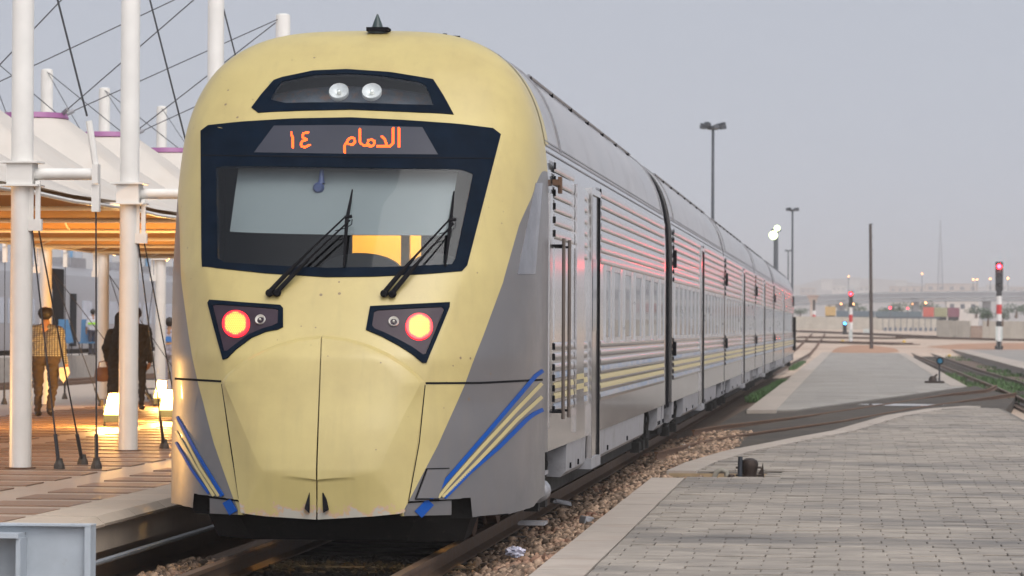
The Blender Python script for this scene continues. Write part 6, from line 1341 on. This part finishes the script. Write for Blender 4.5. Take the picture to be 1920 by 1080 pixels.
# ---- bushes and far trees
leafm = M('dusty_leaf', (.045, .085, .035), .75, var=.3, sc=.6, isl=.45)
def shrub(u, v0, v1, w, Y, label, n=900, mat=None, name='bush', cat='bush', group='bushes and trees in the distance'):
    s_ = Y/F; a, b = at(u, v1, Y), at(u, v0, Y); h = float(b[2]-a[2]); z0 = float(a[2]); t = thing(name, (a[0], Y, z0), label, cat, group); hw = w/2*s_
    V = []; Fc = []; lobes = [(random.uniform(-.6, .6)*hw, random.uniform(-.3, .3)*hw, random.uniform(.35, .75)*h, random.uniform(.3, .5)) for _ in range(9)]
    for k in range(n):
        lx, ly, lz, lr = random.choice(lobes); d = np.random.default_rng(k*7+int(u)).normal(0, 1, 3); d /= np.linalg.norm(d); r = lr*random.uniform(.65, 1.0)
        c = np.array([a[0]+lx+d[0]*hw*r, Y+ly+d[1]*hw*r, max(z0, z0+lz+d[2]*h*r*.8)]); sz = .045*max(h, hw)*random.uniform(.6, 1.5); q1 = np.random.default_rng(k+99).normal(0, 1, 3); q1 /= np.linalg.norm(q1); q2 = np.cross(q1, d); q2 /= np.linalg.norm(q2)+1e-6; b0 = len(V)
        V += [tuple(c-q1*sz), tuple(c+q2*sz*.6), tuple(c+q1*sz), tuple(c-q2*sz*.6)]; Fc.append((b0, b0+1, b0+2, b0+3))
    MB().add(V, Fc).build('crown', mat or leafm, t); MB().tube([(a[0], Y, -.3 if z0 < .5 else z0-.5), (a[0]+.05*hw, Y, z0+h*.5)], [max(.06, hw*.10), max(.03, hw*.05)], 7).build('trunk', MT['rust'], t)
shrub(1852, 583, 602, 38, 330, 'dark green bush above the wall, left of the tall signal', 1100); shrub(1880, 583, 602, 34, 330, 'dark green bush above the wall, right of the tall signal', 1000)
for i, (u, v0, v1, w, Y, l) in enumerate(((1610, 566, 592, 60, 690, 'dim tree clump left of the wooden pole'), (1690, 567, 592, 60, 690, 'dim tree clump right of the wooden pole'), (1742, 563, 590, 50, 690, 'dim tree clump behind the containers, under the overpass'), (1830, 572, 592, 60, 690, 'dim low tree clump near the right overpass pier'), (1905, 570, 592, 70, 690, 'dim tree clump at the right edge under the overpass'), (1500, 578, 594, 40, 690, 'dim low tree by the train end'), (1660, 575, 592, 40, 690, 'small dim tree behind the dark freight wagon'))): shrub(u, v0, v1, w, Y, l, 700, name='tree', cat='tree')
for (u, v, l) in ((1765, 632, 'small dusty shrub at the foot of the wall, left one'), (1790, 633, 'small dusty shrub at the foot of the wall, right one'), (1663, 637, 'small dark shrub on the sand by the pole')): shrub(u, v-4, v, 10, float(tp(u, v)[1]), l, 200, group='small shrubs on the sand')
# ---- far town and hills
hillm = M('far_hill', (.36, .31, .27), .95, var=.12, sc=.01, wpos=True)
def hill(pts, Y, name='hill', dep=300):
    V = []; n_ = len(pts)
    for u, v in pts: a = at(u, v, Y); V.append((a[0], Y+dep*.3, a[2]))
    for u, v in pts: a = at(u, 615, Y); V.append((a[0], Y-dep*.5, 1.5))
    for u, v in pts: a = at(u, 615, Y); V.append((a[0], Y+dep, 1.5))
    tag(MB().add(V, [(k, n_+k, n_+k+1, k+1) for k in range(n_-1)]+[(k, k+1, 2*n_+k+1, 2*n_+k) for k in range(n_-1)]).build(name, hillm, None, True), kind='structure')
hill([(1200, 570), (1440, 538), (1500, 531), (1540, 521), (1600, 519), (1650, 520), (1700, 526), (1760, 534), (1820, 537), (1900, 534), (2000, 538), (2200, 545), (2400, 570)], 3300)
hill([(1200, 585), (1350, 570), (1480, 556), (1560, 548), (1640, 545), (1720, 543), (1800, 541), (1880, 544), (1990, 548), (2150, 560), (2400, 580)], 2500)
bcol = [M('town_wall_%d' % i, c, .85, var=.06) for i, c in enumerate(((.50, .40, .33), (.55, .52, .48), (.42, .36, .32), (.60, .55, .50)))]; winm = M('town_window', (.09, .10, .12), .4)
def house(u0, u1, v0, v1, Y, mi, label, nw=3):
    a, b = at(u0, v1, Y), at(u1, v0, Y); t = thing('building', (a[0], Y, a[2]), label, 'building', 'far town buildings'); MB().box((a[0], Y, a[2]-6), (b[0], Y+12, b[2])).build('wall', bcol[mi], t)
    MB().box((a[0]-.3, Y-.3, b[2]), (b[0]+.3, Y+12.3, b[2]+.5)).build('roof', bcol[(mi+2) % 4], t); W_ = b[0]-a[0]; H_ = b[2]-a[2]
    for i in range(nw): x_ = a[0]+W_*(i+.3)/nw; MB().box((x_, Y-.06, a[2]+H_*.45), (x_+W_*.4/nw, Y+.05, a[2]+H_*.75)).build('window', winm, t)
for i, (u0, u1, v0, v1, Y, mi, l) in enumerate(((1735, 1834, 533, 552, 2200, 0, 'broad tan building with stepped roof beyond the overpass'), (1668, 1734, 538, 552, 2200, 0, 'tan building left of the broad tan one'), (1775, 1835, 563, 592, 820, 3, 'pale block under the overpass at right'), (1690, 1716, 560, 575, 830, 1, 'small white house under the overpass'), (1548, 1590, 570, 580, 830, 1, 'low white house behind the orange container'), (1560, 1585, 537, 548, 2350, 3, 'small pale building on the slope left of the signal'), (1500, 1530, 541, 552, 2350, 2, 'brownish building above the watch tower'), (1610, 1640, 538, 548, 2350, 1, 'pale building just left of the wooden pole'), (1850, 1890, 535, 548, 2350, 1, 'pale building behind the tall signal'), (1895, 1935, 540, 550, 2350, 2, 'brownish building at the right edge'), (1680, 1700, 526, 533, 3000, 1, 'small hilltop house near the domed building'), (1540, 1560, 524, 531, 3000, 3, 'small hilltop house at left'), (1590, 1612, 521, 527, 3000, 1, 'small hilltop house in the middle'))): house(u0, u1, v0, v1, Y, mi, l, 5 if u1-u0 > 60 else 3)
# ---- lattice tower
Y = 1500.0; s_ = Y/F; c = at(1763, 540, Y); zt = float(at(1763, 412, Y)[2]); x = float(c[0]); z0 = float(at(1763, 535, Y)[2]); t = thing('lattice_tower', (x, Y, z0), 'tall faint lattice radio tower in the haze', 'radio tower'); lt = M('tower_steel', (.22, .23, .26), .6)
for sx in (-1, 1):
    for sy in (-1, 1): MB().tube([(x+sx*5*s_, Y+sy*5*s_, z0-2), (x+sx*1.4*s_, Y+sy*1.4*s_, z0+(zt-z0)*.75), (x+sx*.4*s_, Y+sy*.4*s_, zt)], [.15, .12, .08], 5).build('leg', lt, t)
for i in range(18):
    f0, f1 = i/18*.75, (i+1)/18*.75; w0, w1 = (5-3.6*f0/.75)*s_, (5-3.6*f1/.75)*s_; za, zb_ = z0+(zt-z0)*f0, z0+(zt-z0)*f1
    MB().tube([(x-w0, Y-w0, za), (x+w1, Y-w1, zb_)], .07, 4).build('brace', lt, t); MB().tube([(x+w0, Y-w0, za), (x-w1, Y-w1, zb_)], .07, 4).build('brace', lt, t)
# ---- far street lamps, lit
lampE = E('far_sodium_lamp', (1, .42, .14), 6)
for (u, v, Y, r, l) in ((1825, 524, 1100, 2.0, 'orange street lamp above the broad tan building'), (1832, 524, 1100, 1.8, 'orange street lamp next to the one above the tan building'), (1857, 523, 1100, 2.2, 'orange street lamp just left of the tall signal'), (1890, 522, 1100, 2.4, 'orange street lamp right of the tall signal'), (1729, 513, 1100, 1.8, 'high orange lamp left of the radio tower'), (1591, 518, 1100, 1.6, 'orange lamp on the hill left of the wooden pole'), (1735.5, 568, 700, 2.5, 'orange lamp above the red container'), (1577, 570, 700, 1.8, 'yellow lamp left of the small red signal'), (1600, 570, 600, 2.0, 'orange lamp right of the small red signal'), (1711, 570, 720, 1.2, 'faint orange lamp under the overpass')):
    c = at(u, v, Y); s_ = Y/F; t = thing('street_lamp', (c[0], Y, -.3), l, 'street lamp', 'distant lit street lamps'); MB().tube([(c[0], Y+.3, -.3), (c[0], Y+.3, c[2]+.3*s_)], .09, 5).build('pole', dkm, t); MB().lathe((c[0], Y, c[2]), [(r*s_*.4, -.2), (r*s_*.8, 0), (r*s_*.4, .2)], 10, 'Y').build('lamp', lampE, t)
for (u, v, r, l) in ((1669, 577, 2.6, 'far red signal light above the dark freight wagon, left one'), (1702, 578, 2.0, 'far red signal light above the dark freight wagon, right one')):
    Y = 535.; c = at(u, v, Y); s_ = Y/F; t = thing('far_signal', (c[0], Y, -.3), l, 'signal', 'far red signals'); MB().tube([(c[0], Y+.3, -.3), (c[0], Y+.3, c[2])], .08, 5).build('post', dkm, t); MB().lathe((c[0], Y, c[2]), [(r*s_*.5, -.1), (r*s_*.85, 0), (r*s_*.85, .2)], 10, 'Y').build('lens', E('far_red_'+l[-9:-4], (1, .05, .09), 5), t)
# small yellow markers and cabinets on the sand
for (u, v, l) in ((1780, 668, 'small yellow marker by the raised platform corner'), (1695, 642, 'small yellow marker at the track junction'), (1580, 641, 'small yellow marker near the small signal foot')):
    c = tp(u, v); s_ = c[1]/F; t = MB().lathe((c[0], c[1], c[2]-.03), [(3.4*s_, 0), (3*s_, 3*s_), (1.5*s_, 4.4*s_)], 10).build('track_marker', M('yellow_paint', (.6, .38, .03), .6) if 'yellow_paint' not in bpy.data.materials else bpy.data.materials['yellow_paint'], None, True, (float(c[0]), float(c[1]), float(c[2]))); tag(t, l, 'marker')
c = tp(1625, 627); tag(MB().box((c[0]-.4, c[1]-.3, c[2]-.1), (c[0]+.4, c[1]+.3, c[2]+.65)).build('equipment_cabinet', bpy.data.materials['pale_cabinet'], None), 'pale equipment cabinet beside the wooden pole', 'cabinet')
# ================================================================== HAZE
hz = MB().box((-3400, -40, -1.6), (3400, 4600, 62)).build('haze', None, None); hz.data.materials.clear()
hm = bpy.data.materials.new('haze_air'); hm.use_nodes = True; n = hm.node_tree.nodes; n.clear(); ho = n.new('ShaderNodeOutputMaterial'); pv_ = n.new('ShaderNodeVolumePrincipled')
pv_.inputs['Color'].default_value = (.95, .90, .88, 1); pv_.inputs['Density'].default_value = HAZE_D; pv_.inputs['Anisotropy'].default_value = 0.0
hm.node_tree.links.new(pv_.outputs[0], ho.inputs['Volume']); hz.data.materials.append(hm); tag(hz, 'thin even dusk haze over the whole yard', 'haze', kind='stuff')
